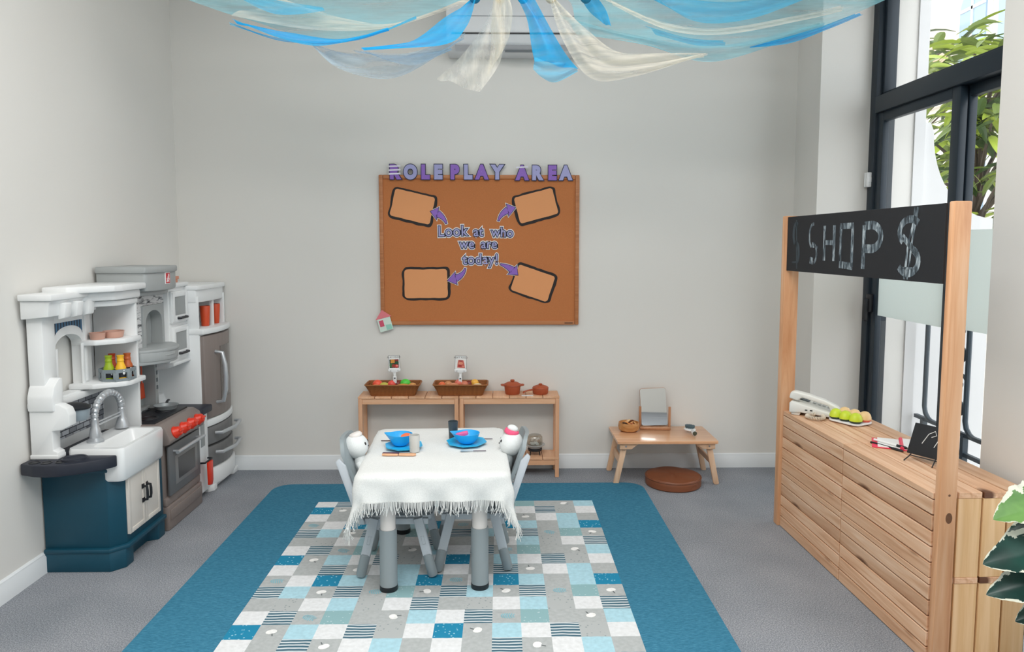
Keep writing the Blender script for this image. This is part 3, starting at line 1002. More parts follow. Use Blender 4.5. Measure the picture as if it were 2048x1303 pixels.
m1 = MB(); m1.lathe([(0.0001, 0), (0.0165, 0), (0.0185, 0.004), (0.0225, 0.078), (0.0225, 0.08), (0.0205, 0.08), (0.017, 0.006), (0.0001, 0.006)], (-0.212, 3.185, CZ), 28)
single(m1, 'beaker', SLATE, 'dark slate grey beaker behind the right blue bowl', 'cup')
m1 = MB(); m1.lathe([(0.0001, 0), (0.0195, 0), (0.021, 0.003), (0.0225, 0.072), (0.0205, 0.072), (0.019, 0.004), (0.0001, 0.004)], (-0.362, 2.985, CZ), 28)
single(m1, 'beaker', plain('pale_grey_plastic', (206, 206, 202), 0.5), 'pale grey beaker in front of the left blue bowl', 'cup')
WK = wood('toy_knife_wood', 'x', ('d79a70', 'e0aa82', 'e8b994'), 0.5)
kn = thing('play_knife', (-0.42, 2.93, CZ), 'wooden play knife with a dark purple handle on the white cloth', 'cutlery', None, R(-2))
MB().prism([(0.0, -0.012), (0.06, -0.014), (0.072, -0.006), (0.07, 0.004), (0.06, 0.009), (0.0, 0.010)], 'z', 0.001, 0.009, 0.002).build('blade', WK, kn)
MB().prism([(0.0, -0.004), (0.0, 0.010), (-0.068, 0.011), (-0.07, 0.000)], 'z', 0.001, 0.011, 0.002).build('handle', plain('purple_wood', (86, 54, 74), 0.5), kn)
MB().prism([(-0.002, -0.0135), (-0.002, -0.005), (-0.066, -0.001), (-0.07, -0.010), (-0.05, -0.014)], 'z', 0.001, 0.009, 0.002).build('guard', WK, kn)
STEEL = plain('steel', (190, 192, 198), 0.3, metal=0.9)
def cutlery(nm, x, y, rz, label, dark=False):
    r_ = thing(nm, (x, y, CZ), label, 'cutlery', None, rz)
    MB().prism([(-0.055, -0.002), (0.0, -0.003), (0.0, 0.003), (-0.055, 0.002)], 'z', 0.0005, 0.003).build('handle', plain(nm + '_handle', (72, 44, 50) if dark else (120, 112, 122), 0.4), r_)
    MB().prism([(0.0, -0.002), (0.05, -0.006), (0.056, 0), (0.05, 0.006), (0.0, 0.002)], 'z', 0.0005, 0.002).build('blade', STEEL, r_)
cutlery('table_knife', -0.115, 2.985, math.pi + .03, 'thin metal knife lying in front of the right blue plate')
cutlery('table_fork', -0.09, 3.175, math.pi, 'small metal fork lying behind the right blue bowl')
cutlery('dark_spoon', -0.475, 3.15, 0.0, 'dark-handled spoon lying behind the left blue bowl', True)

# ------------------------------------------------------------------ two low pine shelves at the back wall
SP_Y = wood('shelf_pine_across', 'y', ('d29c74', 'deab85', 'e8bd9b'), 0.5)
SP_X = wood('shelf_pine_along', 'x', ('d29c74', 'deab85', 'e8bd9b'), 0.5)
SP_Z = wood('shelf_pine_upright', 'z', ('cf9870', 'dba681', 'e6b996'), 0.5)
SY0, SY1 = 4.160, 4.328
def shelf_unit():
    r_ = thing('low_shelf', (0, SY0, 0), 'pine shelf', 'shelf')
    w, d, h = 0.588, SY1 - SY0, 0.486
    for nm, z in (('top', h), ('lower_shelf', 0.118)):
        t = MB()
        k = 6; pw = (w - 0.0) / k
        for i in range(k):
            t.box(i * pw + (0 if i == 0 else .0015), (i + 1) * pw - (0 if i == k - 1 else .0015), 0.0, d, z - 0.013, z, 0.0015, 1)
        t.build(nm + '_slats' if nm == 'top' else nm, SP_Y, r_)
        for y in (0.004, d - 0.022): MB().box(0.024, w - 0.024, y, y + 0.018, z - 0.046, z - 0.0135, 0.0015, 1).build('rail', SP_X, r_)
    for x in (0.001, w - 0.024):
        for y in (0.001, d - 0.024):
            MB().box(x, x + 0.023, y, y + 0.023, 0.0, h - 0.0135, 0.0015, 1).build('leg', SP_Z, r_)
    return r_
s1 = shelf_unit(); s1.location = (-0.832, SY0, 0)
s1['label'] = 'left low pine shelf at the back wall, half hidden by the laid table'
s2 = copy_tree(s1); s2.location = (-0.240, SY0, 0)
s2['label'] = 'right low pine shelf at the back wall, with the terracotta pots on top'
STZ = 0.4865

# woven baskets with play food
def wicker():
    m, nt, b = new_mat('brown_wicker')
    v = coords(nt, (1, 1, 1), island=False)
    w = nt.nodes.new('ShaderNodeTexWave'); w.bands_direction = 'Z'; w.inputs['Scale'].default_value = 55; w.inputs['Distortion'].default_value = 1.2; w.inputs['Detail Scale'].default_value = 6
    nt.links.new(v, w.inputs['Vector'])
    w2 = nt.nodes.new('ShaderNodeTexWave'); w2.bands_direction = 'X'; w2.inputs['Scale'].default_value = 40; w2.inputs['Distortion'].default_value = 0.6
    nt.links.new(v, w2.inputs['Vector'])
    ml = nt.nodes.new('ShaderNodeMath'); ml.operation = 'MULTIPLY'
    nt.links.new(w.outputs['Fac'], ml.inputs[0]); nt.links.new(w2.outputs['Fac'], ml.inputs[1])
    c = ramp(nt, ml.outputs[0], [(0.0, '7c4519'), (0.4, '9c5c26'), (1.0, 'b87a3e')])
    nt.links.new(c, b.inputs['Base Color'])
    b.inputs['Roughness'].default_value = 0.6
    bump(nt, b, ml.outputs[0], 0.6, 0.004)
    return m
WICK = wicker()
def basket(cx, cy, wt, wb, label):
    r_ = thing('wicker_basket', (cx, cy, STZ), label, 'basket', 'woven baskets on the pine shelves')
    def ring(w, d, z): return [(x, y, z) for x, y in rrect(-w / 2, w / 2, -d / 2, d / 2, 0.018, 4)]
    lv = [ring(wb, 0.104, 0.0), ring((wb * .6 + wt * .4), 0.122, 0.030), ring(wt, 0.148, 0.062), ring(wt + .006, 0.154, 0.066), ring(wt - .012, 0.136, 0.064), ring(wb * .62 + wt * .36, 0.112, 0.030), ring(wb - .012, 0.092, 0.006)]
    n = len(lv[0])
    vs_ = [p for l in lv for p in l]; fs_ = [tuple(range(n))[::-1], tuple((len(lv) - 1) * n + k for k in range(n))]
    for i in range(len(lv) - 1):
        for k in range(n): fs_.append((i * n + k, i * n + (k + 1) % n, (i + 1) * n + (k + 1) % n, (i + 1) * n + k))
    MB().add(vs_, fs_).build('basket_body', WICK, r_, smooth=45)
    m1 = MB(); m1.tube(ring(wt, 0.148, 0.066), 0.005, 8, closed=True); m1.build('rim', plain('rim_cane', (150, 92, 42), 0.55, var=0.3, scale=90), r_)
B1 = (-0.633, 4.237); B2 = (-0.234, 4.237)
basket(B1[0], B1[1], 0.318, 0.262, 'wicker basket of play fruit and vegetables at the left end of the shelves')
basket(B2[0], B2[1], 0.318, 0.262, 'wicker basket of play meat and bread in the middle of the shelves')
def food(c, rx, ry, rz, colour, nm, label, a=0.0, tilt=0.0):
    m1 = MB().ball((0, 0, 0), rx, ry, rz, 16, 10, mtx=Matrix.Translation((c[0], c[1], c[2])) @ Matrix.Rotation(a, 4, 'Z') @ Matrix.Rotation(tilt, 4, 'Y'))
    return single(m1, nm, plain(nm + '_skin', colour, 0.4, var=0.05, scale=40), label, 'toy food', 'play food in the wicker baskets', smooth=60)
z = STZ
for x, y, q, r3, c_, nm, lab in (
    (-.098, .012, .050, (.030, .026, .026), (238, 92, 62), 'play_tomato', 'red-orange play tomato at the left end of the fruit basket'),
    (-.058, .004, .044, (.034, .020, .018), (196, 186, 78), 'play_pear', 'yellow-green play pear beside the red-orange tomato'),
    (-.012, .004, .050, (.024, .022, .024), (236, 84, 72), 'play_apple', 'red play apple just left of the fruit sign'),
    (.022, .02, .046, (.024, .022, .024), (124, 44, 36), 'play_beet', 'dark red play beet just right of the fruit sign foot'),
    (.068, .012, .054, (.032, .026, .027), (82, 200, 66), 'play_cabbage', 'bright green play cabbage in the fruit basket'),
    (.060, -.026, .046, (.040, .014, .014), (206, 150, 66), 'play_bread', 'long tan play loaf in front of the green cabbage'),
    (.112, -.008, .046, (.024, .018, .016), (222, 160, 92), 'play_potato', 'tan play potato at the right end of the fruit basket'),
    (-.100, -.028, .044, (.024, .014, .013), (236, 130, 86), 'play_carrot', 'small orange play carrot in front of the tomato')):
    food((B1[0] + x, B1[1] + y, z + q + .008), *r3, c_, nm, lab)
for x, y, q, r3, c_, nm, lab in (
    (-.112, -.004, .046, (.022, .022, .020), (236, 112, 66), 'play_shrimp', 'orange play shrimp at the left end of the meat basket'),
    (-.075, .000, .048, (.024, .020, .022), (206, 140, 92), 'play_nugget', 'tan play nugget beside the orange shrimp'),
    (-.045, -.016, .046, (.034, .018, .016), (214, 142, 104), 'play_drumstick', 'long tan play drumstick near the front of the meat basket'),
    (-.012, .012, .052, (.026, .022, .026), (222, 116, 96), 'play_ham', 'pink play ham just left of the meat sign'),
    (.022, .000, .048, (.024, .022, .022), (214, 124, 96), 'play_sausage', 'pink play sausage below the meat sign'),
    (.046, .016, .048, (.028, .022, .022), (122, 40, 22), 'play_steak', 'dark red play steak right of the meat sign'),
    (.082, .014, .056, (.024, .020, .022), (242, 182, 74), 'play_cheese', 'yellow play cheese in the meat basket'),
    (.100, -.022, .046, (.028, .016, .014), (244, 222, 176), 'play_egg', 'cream play egg at the right end of the meat basket')):
    food((B2[0] + x, B2[1] + y, z + q + .008), *r3, c_, nm, lab)
# sign holders
PAPER = plain('white_paper', (236, 236, 234), 0.7, var=0.005)
INK = plain('black_ink', (28, 28, 30), 0.7)
def words(mb, body, cx, cz, size, y, bold=0.0, mtx=None):
    vs_, fs_ = text_mesh(body, size, bold, 0.0004)
    mb.add([(cx + v.x, y - v.z, cz + v.y) for v in vs_], fs_, mtx)
def sign(x, y, z0, label, line, rz, tilt, pic):
    r_ = thing('sign_holder', (x, y, z0), label, 'sign', 'food signs in the baskets', rz)
    M_ = Matrix.Rotation(tilt, 4, 'Y')
    f = MB()
    f.box(-0.007, 0.007, -0.004, 0.004, 0, 0.062, 0.001, mtx=M_)
    f.box(-0.010, 0.010, -0.0065, 0.0065, 0.0, 0.040, 0.0015, mtx=M_)
    f.prism([(-.036, .085), (-.036, .072), (-.012, .066), (.0, .058), (.012, .066), (.036, .072), (.036, .085)], 'y', -0.005, 0.003, 0.001, mtx=M_)
    f.build('clip_stand', WHITEP, r_)
    f = MB(); f.box(-0.005, 0.005, -0.0072, -0.0066, 0.026, 0.034, mtx=M_); f.box(-.022, -.020, -.0056, -.005, .07, .08, mtx=M_); f.box(.020, .022, -.0056, -.005, .07, .08, mtx=M_)
    f.build('clip_mark', DGREYP, r_)
    c = MB().box(-0.034, 0.034, -0.0015, 0.0, 0.078, 0.166, mtx=M_).build('sign_card', PAPER, r_)
    e = MB()
    for a in ((-.034, -.0325, .08, .166), (.0325, .034, .08, .166), (-.034, .034, .1645, .166)): e.box(a[0], a[1], -0.0022, -0.0015, a[2], a[3], mtx=M_)
    words(e, line, 0, 0.155, 0.0135, -0.0019, 0.0, M_)
    e.build('card_print', INK, c, smooth=0)
    p = MB(); mats = []
    for i, (pts, colr) in enumerate(pic):
        p.cur = i; mats.append(plain('printed_colour', colr, 0.7, var=0.15, scale=120))
        p.prism(pts, 'y', -0.0019 - i * .0001, -0.0015, mtx=M_)
    p.build('card_picture', mats, c, smooth=0)
def el(cx, cz, rx, rz_, n=14): return [(cx + rx * math.cos(2 * math.pi * k / n), cz + rz_ * math.sin(2 * math.pi * k / n)) for k in range(n)]
def rc(x0, x1, z0, z1): return [(x0, z0), (x1, z0), (x1, z1), (x0, z1)]
sign(-0.625, 4.240, STZ + 0.066, 'white clip sign for PLAY FOOD with a vegetable picture, in the left basket', 'PLAY FOOD', R(0), R(-2),
     [(rc(-.027, .027, .092, .142), (38, 62, 44)), (rc(-.020, .004, .120, .142), (214, 148, 66)), (rc(.004, .026, .128, .142), (130, 48, 42)), (el(.016, .121, .012, .010), (40, 84, 58)), (el(-.016, .108, .012, .012), (58, 110, 62)), (el(-.004, .104, .011, .011), (150, 66, 54)), (el(.014, .102, .012, .011), (200, 62, 58)), (el(.017, .104, .006, .005), (236, 150, 140))])
sign(-0.238, 4.240, STZ + 0.062, 'white clip sign for MEAT FOOD with a pink meat picture, in the middle basket', 'MEAT FOOD', R(2), R(1.5),
     [(rc(-.026, .026, .09, .145), (232, 228, 222)), ([(-.02, .096), (.026, .094), (.022, .118), (.016, .14), (-.014, .142), (-.018, .12)], (206, 104, 92)), (el(.0, .122, .013, .008), (228, 150, 122)), (el(-.004, .106, .012, .006), (170, 60, 58)), (el(.016, .102, .007, .005), (226, 140, 120)), (el(.002, .136, .012, .004), (160, 62, 58))])

# terracotta cooking pots
TERRA = plain('terracotta_plastic', (168, 78, 44), 0.5, var=0.06, scale=40)
pt = thing('toy_pot', (0.073, 4.235, STZ), 'terracotta toy casserole with lid and two side handles', 'pot')
MB().lathe([(0.0001, 0), (0.040, 0), (0.043, 0.004), (0.049, 0.05), (0.052, 0.052), (0.050, 0.056), (0.046, 0.054)], (0, 0, 0), 32).build('pot_body', TERRA, pt, smooth=45)
ld = MB().lathe([(0.053, 0.056), (0.050, 0.060), (0.030, 0.070), (0.014, 0.074), (0.0001, 0.075)], (0, 0, 0), 32).build('lid', TERRA, pt, smooth=45)
MB().lathe([(0.010, 0.074), (0.014, 0.081), (0.010, 0.086), (0.0001, 0.087)], (0, 0, 0), 20).build('knob', TERRA, ld)
for s in (-1, 1):
    MB().tube([(s * 0.046, -0.016, 0.052), (s * 0.064, -0.010, 0.054), (s * 0.066, 0.0, 0.054), (s * 0.064, 0.010, 0.054), (s * 0.046, 0.016, 0.052)], 0.005, 8).build('handle', TERRA, pt)
pn = thing('toy_saucepan', (0.240, 4.235, STZ), 'terracotta toy saucepan with lid and one long handle', 'pan')
MB().lathe([(0.0001, 0), (0.040, 0), (0.046, 0.006), (0.048, 0.034), (0.046, 0.036)], (0, 0, 0), 32).build('pan_body', TERRA, pn, smooth=45)
ld = MB().lathe([(0.049, 0.036), (0.046, 0.042), (0.024, 0.052), (0.0001, 0.055)], (0, 0, 0), 32).build('lid', TERRA, pn, smooth=45)
MB().lathe([(0.008, 0.053), (0.012, 0.058), (0.008, 0.062), (0.0001, 0.063)], (0, 0, 0), 20).build('knob', TERRA, ld)
MB().tube([(-0.044, -0.012, 0.028), (-0.075, -0.03, 0.026), (-0.098, -0.044, 0.022), (-0.103, -0.047, 0.012)], [0.009, 0.007, 0.008, 0.007], 10, flat=.6).build('handle', TERRA, pn)
m1 = MB().prism([(-0.034, -0.012), (0.034, -0.012), (0.034, 0.012), (-0.034, 0.012)], 'z', 0, 0.001, mtx=Matrix.Translation((0.160, 4.178, STZ + .0003)))
single(m1, 'label_card', PAPER, 'small white card lying in front of the terracotta saucepan', 'card')
# small popper on the lower shelf
pp = thing('toy_popcorn_maker', (0.208, 4.235, 0.1185), 'toy glass-domed pan on a black base on the right lower shelf', 'toy appliance')
MB().lathe([(0.0001, 0.024), (0.040, 0.024), (0.043, 0.027), (0.043, 0.037), (0.040, 0.040), (0.0001, 0.040)], (0, 0, 0), 28).build('base', BLACK, pp)
for a in (0.8, 2.3, 3.9, 5.5):
    MB().tube([(0.036 * math.cos(a), 0.036 * math.sin(a), 0.026), (0.041 * math.cos(a), 0.041 * math.sin(a), 0.0)], 0.003, 6).build('foot', BLACK, pp)
MB().lathe([(0.036, 0.040), (0.045, 0.048), (0.048, 0.056), (0.060, 0.060), (0.060, 0.063), (0.046, 0.061), (0.0001, 0.042)], (0, 0, 0), 32).build('bowl', plain('grey_metal_plastic', (176, 176, 174), 0.35), pp)
MB().lathe([(0.045, 0.062), (0.046, 0.075), (0.044, 0.108), (0.036, 0.118), (0.0001, 0.120), (0.0001, 0.118), (0.035, 0.116), (0.042, 0.107), (0.044, 0.075), (0.043, 0.062)], (0, 0, 0), 32).build('dome', glass('clear_plastic', (248, 246, 242), 0.3, 0.1), pp, smooth=50)
pc = MB()
for k in range(16):
    a = rng.uniform(0, 6.28); q = rng.uniform(0, .03)
    pc.ball((q * math.cos(a), q * math.sin(a), 0.062 + rng.uniform(0, .008)), 0.009, 0.008, 0.007, 8, 6)
tag(pc.build('popcorn', PLUSH, pp, smooth=60), kind='stuff')
m1 = MB().lathe([(0.0001, 0), (0.038, 0), (0.05, 0.02), (0.052, 0.05), (0.048, 0.052), (0.044, 0.02), (0.0001, 0.008)], (-0.639, 4.245, 0.119), 24)
single(m1, 'green_bowl', plain('teal_green_plastic', (58, 150, 120), 0.4), 'teal green bowl on the left lower shelf behind the table', 'bowl')

# ------------------------------------------------------------------ low folding table, mirror, basket, brush, cushion
OAK = wood('varnished_pine', 'x', ('d0946a', 'e2ad84', 'ecc29c'), 0.3, grain=20, coat=0.3)
BEECH = wood('pale_beech', 'z', ('d4a983', 'deb796', 'e6c5a7'), 0.5)
lt = thing('folding_low_table', (0.952, 4.155, 0), 'low varnished pine folding table by the back wall', 'table')
MB().prism(rrect(-0.288, 0.288, -0.172, 0.172, 0.012), 'z', 0.246, 0.262, 0.004).build('tabletop', OAK, lt)
for sx in (-1, 1):
    for sy in (-1, 1):
        y = sy * 0.150
        MB().prism([(sx * 0.272, 0.246), (sx * 0.272, 0.214), (sx * 0.205, 0.214), (sx * 0.165, 0.246)], 'y', y - 0.009, y + 0.009, 0.002).build('corner_block', BEECH, lt)
        yi = y - sy * 0.02
        lg = MB().prism([(sx * 0.222, 0.245), (sx * 0.256, 0.245), (sx * 0.305, 0.006), (sx * 0.300, 0.0), (sx * 0.279, 0.0), (sx * 0.274, 0.006)], 'y', yi - 0.010, yi + 0.010, 0.003).build('leg', BEECH, lt)
        MB().lathe([(0.005, -0.0015), (0.005, 0.0015)], (sx * 0.238, y + sy * 0.0092, 0.231), 12, axis='y').build('bolt', STEEL, lg)
    MB().prism([(sx * 0.250, 0.150), (sx * 0.262, 0.150), (sx * 0.270, 0.112), (sx * 0.258, 0.112)], 'y', -0.122, 0.122, 0.002).build('stretcher', BEECH, lt)
LT = 0.2625
MIRR = bpy.data.materials.new('mirror_glass'); MIRR.use_nodes = True
_b = MIRR.node_tree.nodes['Principled BSDF']; _b.inputs['Metallic'].default_value = 1; _b.inputs['Roughness'].default_value = 0.02; _b.inputs['Base Color'].default_value = (0.9, 0.92, 0.92, 1)
mr_ = thing('table_mirror', (0.935, 4.27, LT), 'tilted mirror with wooden back standing on the low table', 'mirror', None, R(-6))
DKW = wood('mid_brown_wood', 'z', ('a8744e', 'b88460', 'c89874'), 0.5)
MB().box(-0.090, 0.092, -0.034, 0.030, 0.0, 0.014, 0.003).build('base', DKW, mr_)
Mt = Matrix.Translation((0, 0.0, 0.012)) @ Matrix.Rotation(R(-6), 4, 'X')
for s in (-1, 1):
    MB().box(s * 0.088 - 0.007, s * 0.088 + 0.007, -0.006, 0.008, 0.014, 0.135, 0.002).build('upright', DKW, mr_)
Mt = Matrix.Translation((0, -0.004, 0.014)) @ Matrix.Rotation(R(-5), 4, 'X') @ Matrix.Rotation(R(-3.5), 4, 'Y')
pl = MB().prism([(x, z_) for x, z_ in rrect(-0.078, 0.078, 0.006, 0.232, 0.014)], 'y', 0.002, 0.012, 0.002, mtx=Mt).build('mirror_back', DKW, mr_)
MB().prism([(x, z_) for x, z_ in rrect(-0.077, 0.077, 0.007, 0.231, 0.013)], 'y', -0.0015, 0.0015, mtx=Mt).build('mirror_glass', MIRR, pl)
bk = thing('trinket_basket', (0.770, 4.225, LT), 'small round bamboo bowl of hair accessories on the low table', 'basket')
MB().lathe([(0.0001, 0), (0.046, 0), (0.058, 0.008), (0.064, 0.028), (0.060, 0.052), (0.056, 0.052), (0.058, 0.028), (0.050, 0.010), (0.0001, 0.006)], (0, 0, 0), 32).build('bowl_body', wood('bamboo', 'x', ('b87c44', 'c98f56', 'd8a46c'), 0.4, grain=40), bk)
for k in range(7):
    a = k * 0.9; q = 0.028
    pth = [(q * math.cos(a) + 0.016 * math.cos(t), q * math.sin(a) + 0.016 * math.sin(t), 0.036 + 0.012 * math.sin(t + a) + (k % 3) * .006) for t in [i * 0.52 for i in range(12)]]
    c_ = [(226, 170, 110), (120, 66, 36), (238, 200, 150), (170, 98, 54), (60, 44, 38), (230, 150, 80), (204, 130, 84)][k]
    tag(single(MB().tube([(0.770 + p[0], 4.225 + p[1], LT + p[2]) for p in pth], 0.004, 6, closed=True), 'hair_tie', plain('hair_tie_cloth', c_, 0.8), 'hair ties heaped in the bamboo bowl, none apart from another', 'hair tie'), group='hair ties in the bamboo bowl')
br = thing('hairbrush', (1.125, 4.15, LT), 'round white hairbrush with grey bristles lying on the low table', 'brush', None, R(15))
MB().ball((0.012, 0.035, 0.016), 0.033, 0.040, 0.012).build('brush_head', WHITEP, br, smooth=60)
bb = MB()
for i in range(-4, 5):
    for j in range(-5, 6):
        x, y = i * .006, j * .0065
        if (x / .026) ** 2 + (y / .033) ** 2 < 1:
            bb.tube([(0.012 + x, 0.035 + y, 0.026), (0.012 + x * 1.1, 0.035 + y * 1.1, 0.041)], 0.0016, 5)
tag(bb.build('bristles', plain('blue_grey_bristle', (96, 116, 124), 0.6), br), kind='stuff')
MB().tube([(0.010, 0.002, 0.016), (-0.002, -0.03, 0.015), (-0.008, -0.055, 0.0155)], [0.010, 0.012, 0.014], 14).build('handle', WHITEP, br)
MB().lathe([(0.0001, -0.001), (0.0125, 0.0), (0.0125, 0.006), (0.0001, 0.008)], (0, 0, 0), 16, mtx=Matrix.Translation((-0.0075, -0.053, 0.0155)) @ Matrix.Rotation(R(90), 4, 'X')).build('handle_end', plain('dark_olive_plastic', (70, 72, 56), 0.5), br)
LEATH = plain('brown_leatherette', (128, 74, 46), 0.5, var=0.08, scale=6, bmp=0.1, bscale=120)
cu = MB().lathe([(0.0001, 0.0), (0.150, 0.0), (0.157, 0.006), (0.158, 0.03), (0.156, 0.047), (0.150, 0.055), (0.12, 0.059), (0.0001, 0.061)], (0.994, 4.03, 0.0005), 56)
for i, v in enumerate(cu.v):
    a = math.atan2(v[1] - 4.03, v[0] - 0.994)
    if v[2] > .05: cu.v[i] = (v[0], v[1], v[2] + 0.0015 * math.sin(a * 5) - 0.003 * max(0, 1 - math.hypot(v[0] - 1.02, v[1] - 4.0) / .08))
cs = thing('floor_cushion', (0.994, 4.03, 0.0005), 'flat round brown leatherette cushion on the carpet under the low table', 'cushion')
cu.build('cushion_body', LEATH, cs, (0.994, 4.03, 0.0005), smooth=40)
MB().tube([(0.157 * math.cos(2 * math.pi * k / 48), 0.157 * math.sin(2 * math.pi * k / 48), 0.049) for k in range(48)], 0.003, 6, closed=True).build('piping', LEATH, cs)

# ------------------------------------------------------------------ toy kitchen along the left wall
KO = (-1.76, 3.60, 0.0)
kit = thing('play_kitchen', KO, 'large toy kitchen with blue sink cabinet, stove and fridge along the left wall', 'toy kitchen')
def kp(mb, name, mat, parent=None, smooth=35, label=None):
    o = mb.build(name, mat, kit if parent is None else parent, KO, smooth)
    if label: o['label'] = label
    return o
TEAL = plain('petrol_blue_plastic', (4, 68, 88), 0.5, var=0.05)
NAVY = plain('navy_plastic', (34, 38, 50), 0.5, var=0.08)
TAUPE = plain('taupe_plastic', (130, 119, 114), 0.42, var=0.02)
SILV = plain('silver_plastic', (190, 194, 198), 0.28, metal=0.5)
OVEN = plain('oven_grey_plastic', (108, 110, 112), 0.4, metal=0.15)
HOODG = plain('stone_grey_plastic', (160, 164, 164), 0.45, var=0.02)
PANEG = plain('pale_grey_pane', (150, 154, 154), 0.3)
REDP = plain('red_plastic', (222, 52, 24), 0.35, var=0.03)
ORED = plain('orange_red_plastic', (206, 74, 34), 0.4, var=0.03)
DARKP = plain('dark_pane', (58, 56, 58), 0.2)
CREAMD = plain('cream_door_plastic', (220, 214, 206), 0.45, var=0.01)
WB = XL + 0.006
# sink cabinet
def plan(d=0.0, xf=-1.600):
    return [(WB, 2.965 - d), (-1.645 + d * .4, 2.965 - d), (xf + d, 3.02 - d * .5), (xf + d, 3.355), (WB, 3.355)]
m = MB()
m.prism(plan(), 'z', 0.095, 0.454, 0.004)
m.prism(plan(0.016), 'z', 0.080, 0.100, 0.006)
m.prism([(WB, 2.953), (-1.640, 2.953), (-1.596, 3.0), (-1.596, 3.06), (-1.640, 3.09), (-1.640, 3.27), (-1.596, 3.29), (-1.596, 3.355), (WB, 3.355)], 'z', 0.0, 0.082, 0.004)
m.prism(plan(0.008), 'z', 0.425, 0.440, 0.004)
cab = kp(m, 'base_cabinet', TEAL)
for y0, y1, hy in ((3.025, 3.165, 3.150), (3.168, 3.305, 3.183)):
    m = MB().box(-1.602, -1.591, y0, y1, 0.135, 0.395, 0.003)
    m.box(-1.592, -1.588, y0, y0 + .018, 0.135, 0.395, 0.001); m.box(-1.592, -1.588, y1 - .018, y1, 0.135, 0.395, 0.001)
    m.box(-1.592, -1.588, y0 + .018, y1 - .018, 0.135, 0.155, 0.001); m.box(-1.592, -1.588, y0 + .018, y1 - .018, 0.375, 0.395, 0.001)
    dr = kp(m, 'door', CREAMD)
    h = MB().tube([(-1.590, hy, 0.305), (-1.572, hy, 0.303), (-1.570, hy, 0.285), (-1.570, hy, 0.262), (-1.572, hy, 0.244), (-1.590, hy, 0.242)], 0.006, 8)
    h.box(-1.591, -1.586, hy - .009, hy + .009, 0.295, 0.315, 0.001); h.box(-1.591, -1.586, hy - .009, hy + .009, 0.232, 0.252, 0.001)
    kp(h, 'handle', BLACK, dr)
m = MB()
m.prism([(WB, 2.838), (-1.85, 2.812), (-1.80, 2.806), (-1.75, 2.815), (-1.69, 2.845), (-1.625, 2.895), (-1.592, 2.945), (-1.592, 2.957), (-1.805, 2.957), (-1.805, 3.345), (-1.66, 3.345), (-1.66, 3.37), (WB, 3.37)], 'z', 0.455, 0.503, 0.008, 2)
m.lathe([(0.048, 0.502), (0.047, 0.510), (0.041, 0.511), (0.039, 0.507), (0.0001, 0.506)], (-1.735, 2.900, 0), 28)
ctop = kp(m, 'sink_counter', NAVY)
m = MB()
for x, y in ((-1.865, 2.852), (-1.815, 2.848), (-1.765, 2.86)): m.lathe([(0.021, 0.5025), (0.0205, 0.506), (0.017, 0.506), (0.016, 0.5035), (0.0001, 0.5035)], (x, y, 0), 20)
kp(m, 'cup_recess', BLACK, ctop)
# sink with bowed apron
def sinkring(x0, x1, y0, y1, z, bow, r=0.02):
    out = []
    for x, y in rrect(x0, x1, y0, y1, r, 4):
        t = (y - (y0 + y1) / 2) / ((y1 - y0) / 2)
        if x > (x0 + x1) / 2: x += bow * (1 - t * t)
        out.append((x, y, z))
    return out
lv = [sinkring(-1.66, -1.585, 2.968, 3.325, 0.385, .030), sinkring(-1.66, -1.580, 2.962, 3.330, 0.395, .034), sinkring(-1.66, -1.578, 2.960, 3.332, 0.4545, .036), sinkring(-1.80, -1.578, 2.960, 3.332, 0.4555, .036), sinkring(-1.80, -1.576, 2.958, 3.334, 0.515, .036), sinkring(-1.798, -1.580, 2.962, 3.330, 0.527, .036),
      sinkring(-1.715, -1.598, 2.99, 3.305, 0.527, .030), sinkring(-1.708, -1.604, 2.998, 3.298, 0.518, .028), sinkring(-1.695, -1.620, 3.015, 3.28, 0.466, .02)]
n = len(lv[0]); vs_ = [p for l in lv for p in l]
fs_ = [tuple(range(n))[::-1], tuple((len(lv) - 1) * n + k for k in range(n))]
for i in range(len(lv) - 1):
    for k in range(n): fs_.append((i * n + k, i * n + (k + 1) % n, (i + 1) * n + (k + 1) % n, (i + 1) * n + k))
kp(MB().add(vs_, fs_), 'sink', plain('glossy_white_plastic', (234, 236, 236), 0.22, var=0.008), smooth=40)
# faucet
fx = -1.745
m = MB()
m.lathe([(0.034, 0.527), (0.034, 0.533), (0.022, 0.545), (0.024, 0.560), (0.019, 0.585), (0.016, 0.592), (0.016, 0.615)], (fx, 3.075, 0), 24)
pts = [(fx, 3.075, 0.61)]
for k in range(15): 
    a = math.pi - math.pi * k / 14
    pts.append((fx, 3.185 + 0.110 * math.cos(a), 0.630 + 0.088 * math.sin(a)))
pts += [(fx, 3.295, 0.605)]
rad = []; dense = []
for i in range(len(pts) - 1):
    for q in range(4):
        t = q / 4
        dense.append(tuple(pts[i][k] * (1 - t) + pts[i + 1][k] * t for k in range(3)))
        rad.append(0.0155 if q else 0.0118)
m.tube(dense, rad, 14)
m.tube([(fx, 3.088, 0.595), (fx, 3.28, 0.595)], 0.005, 8); m.tube([(fx, 3.088, 0.608), (fx, 3.28, 0.608)], 0.004, 8)
m.lathe([(0.015, 0.615), (0.015, 0.585), (0.019, 0.575), (0.030, 0.545), (0.030, 0.535), (0.0001, 0.534)], (fx, 3.295, 0), 24)
kp(m, 'faucet', SILV, smooth=28)
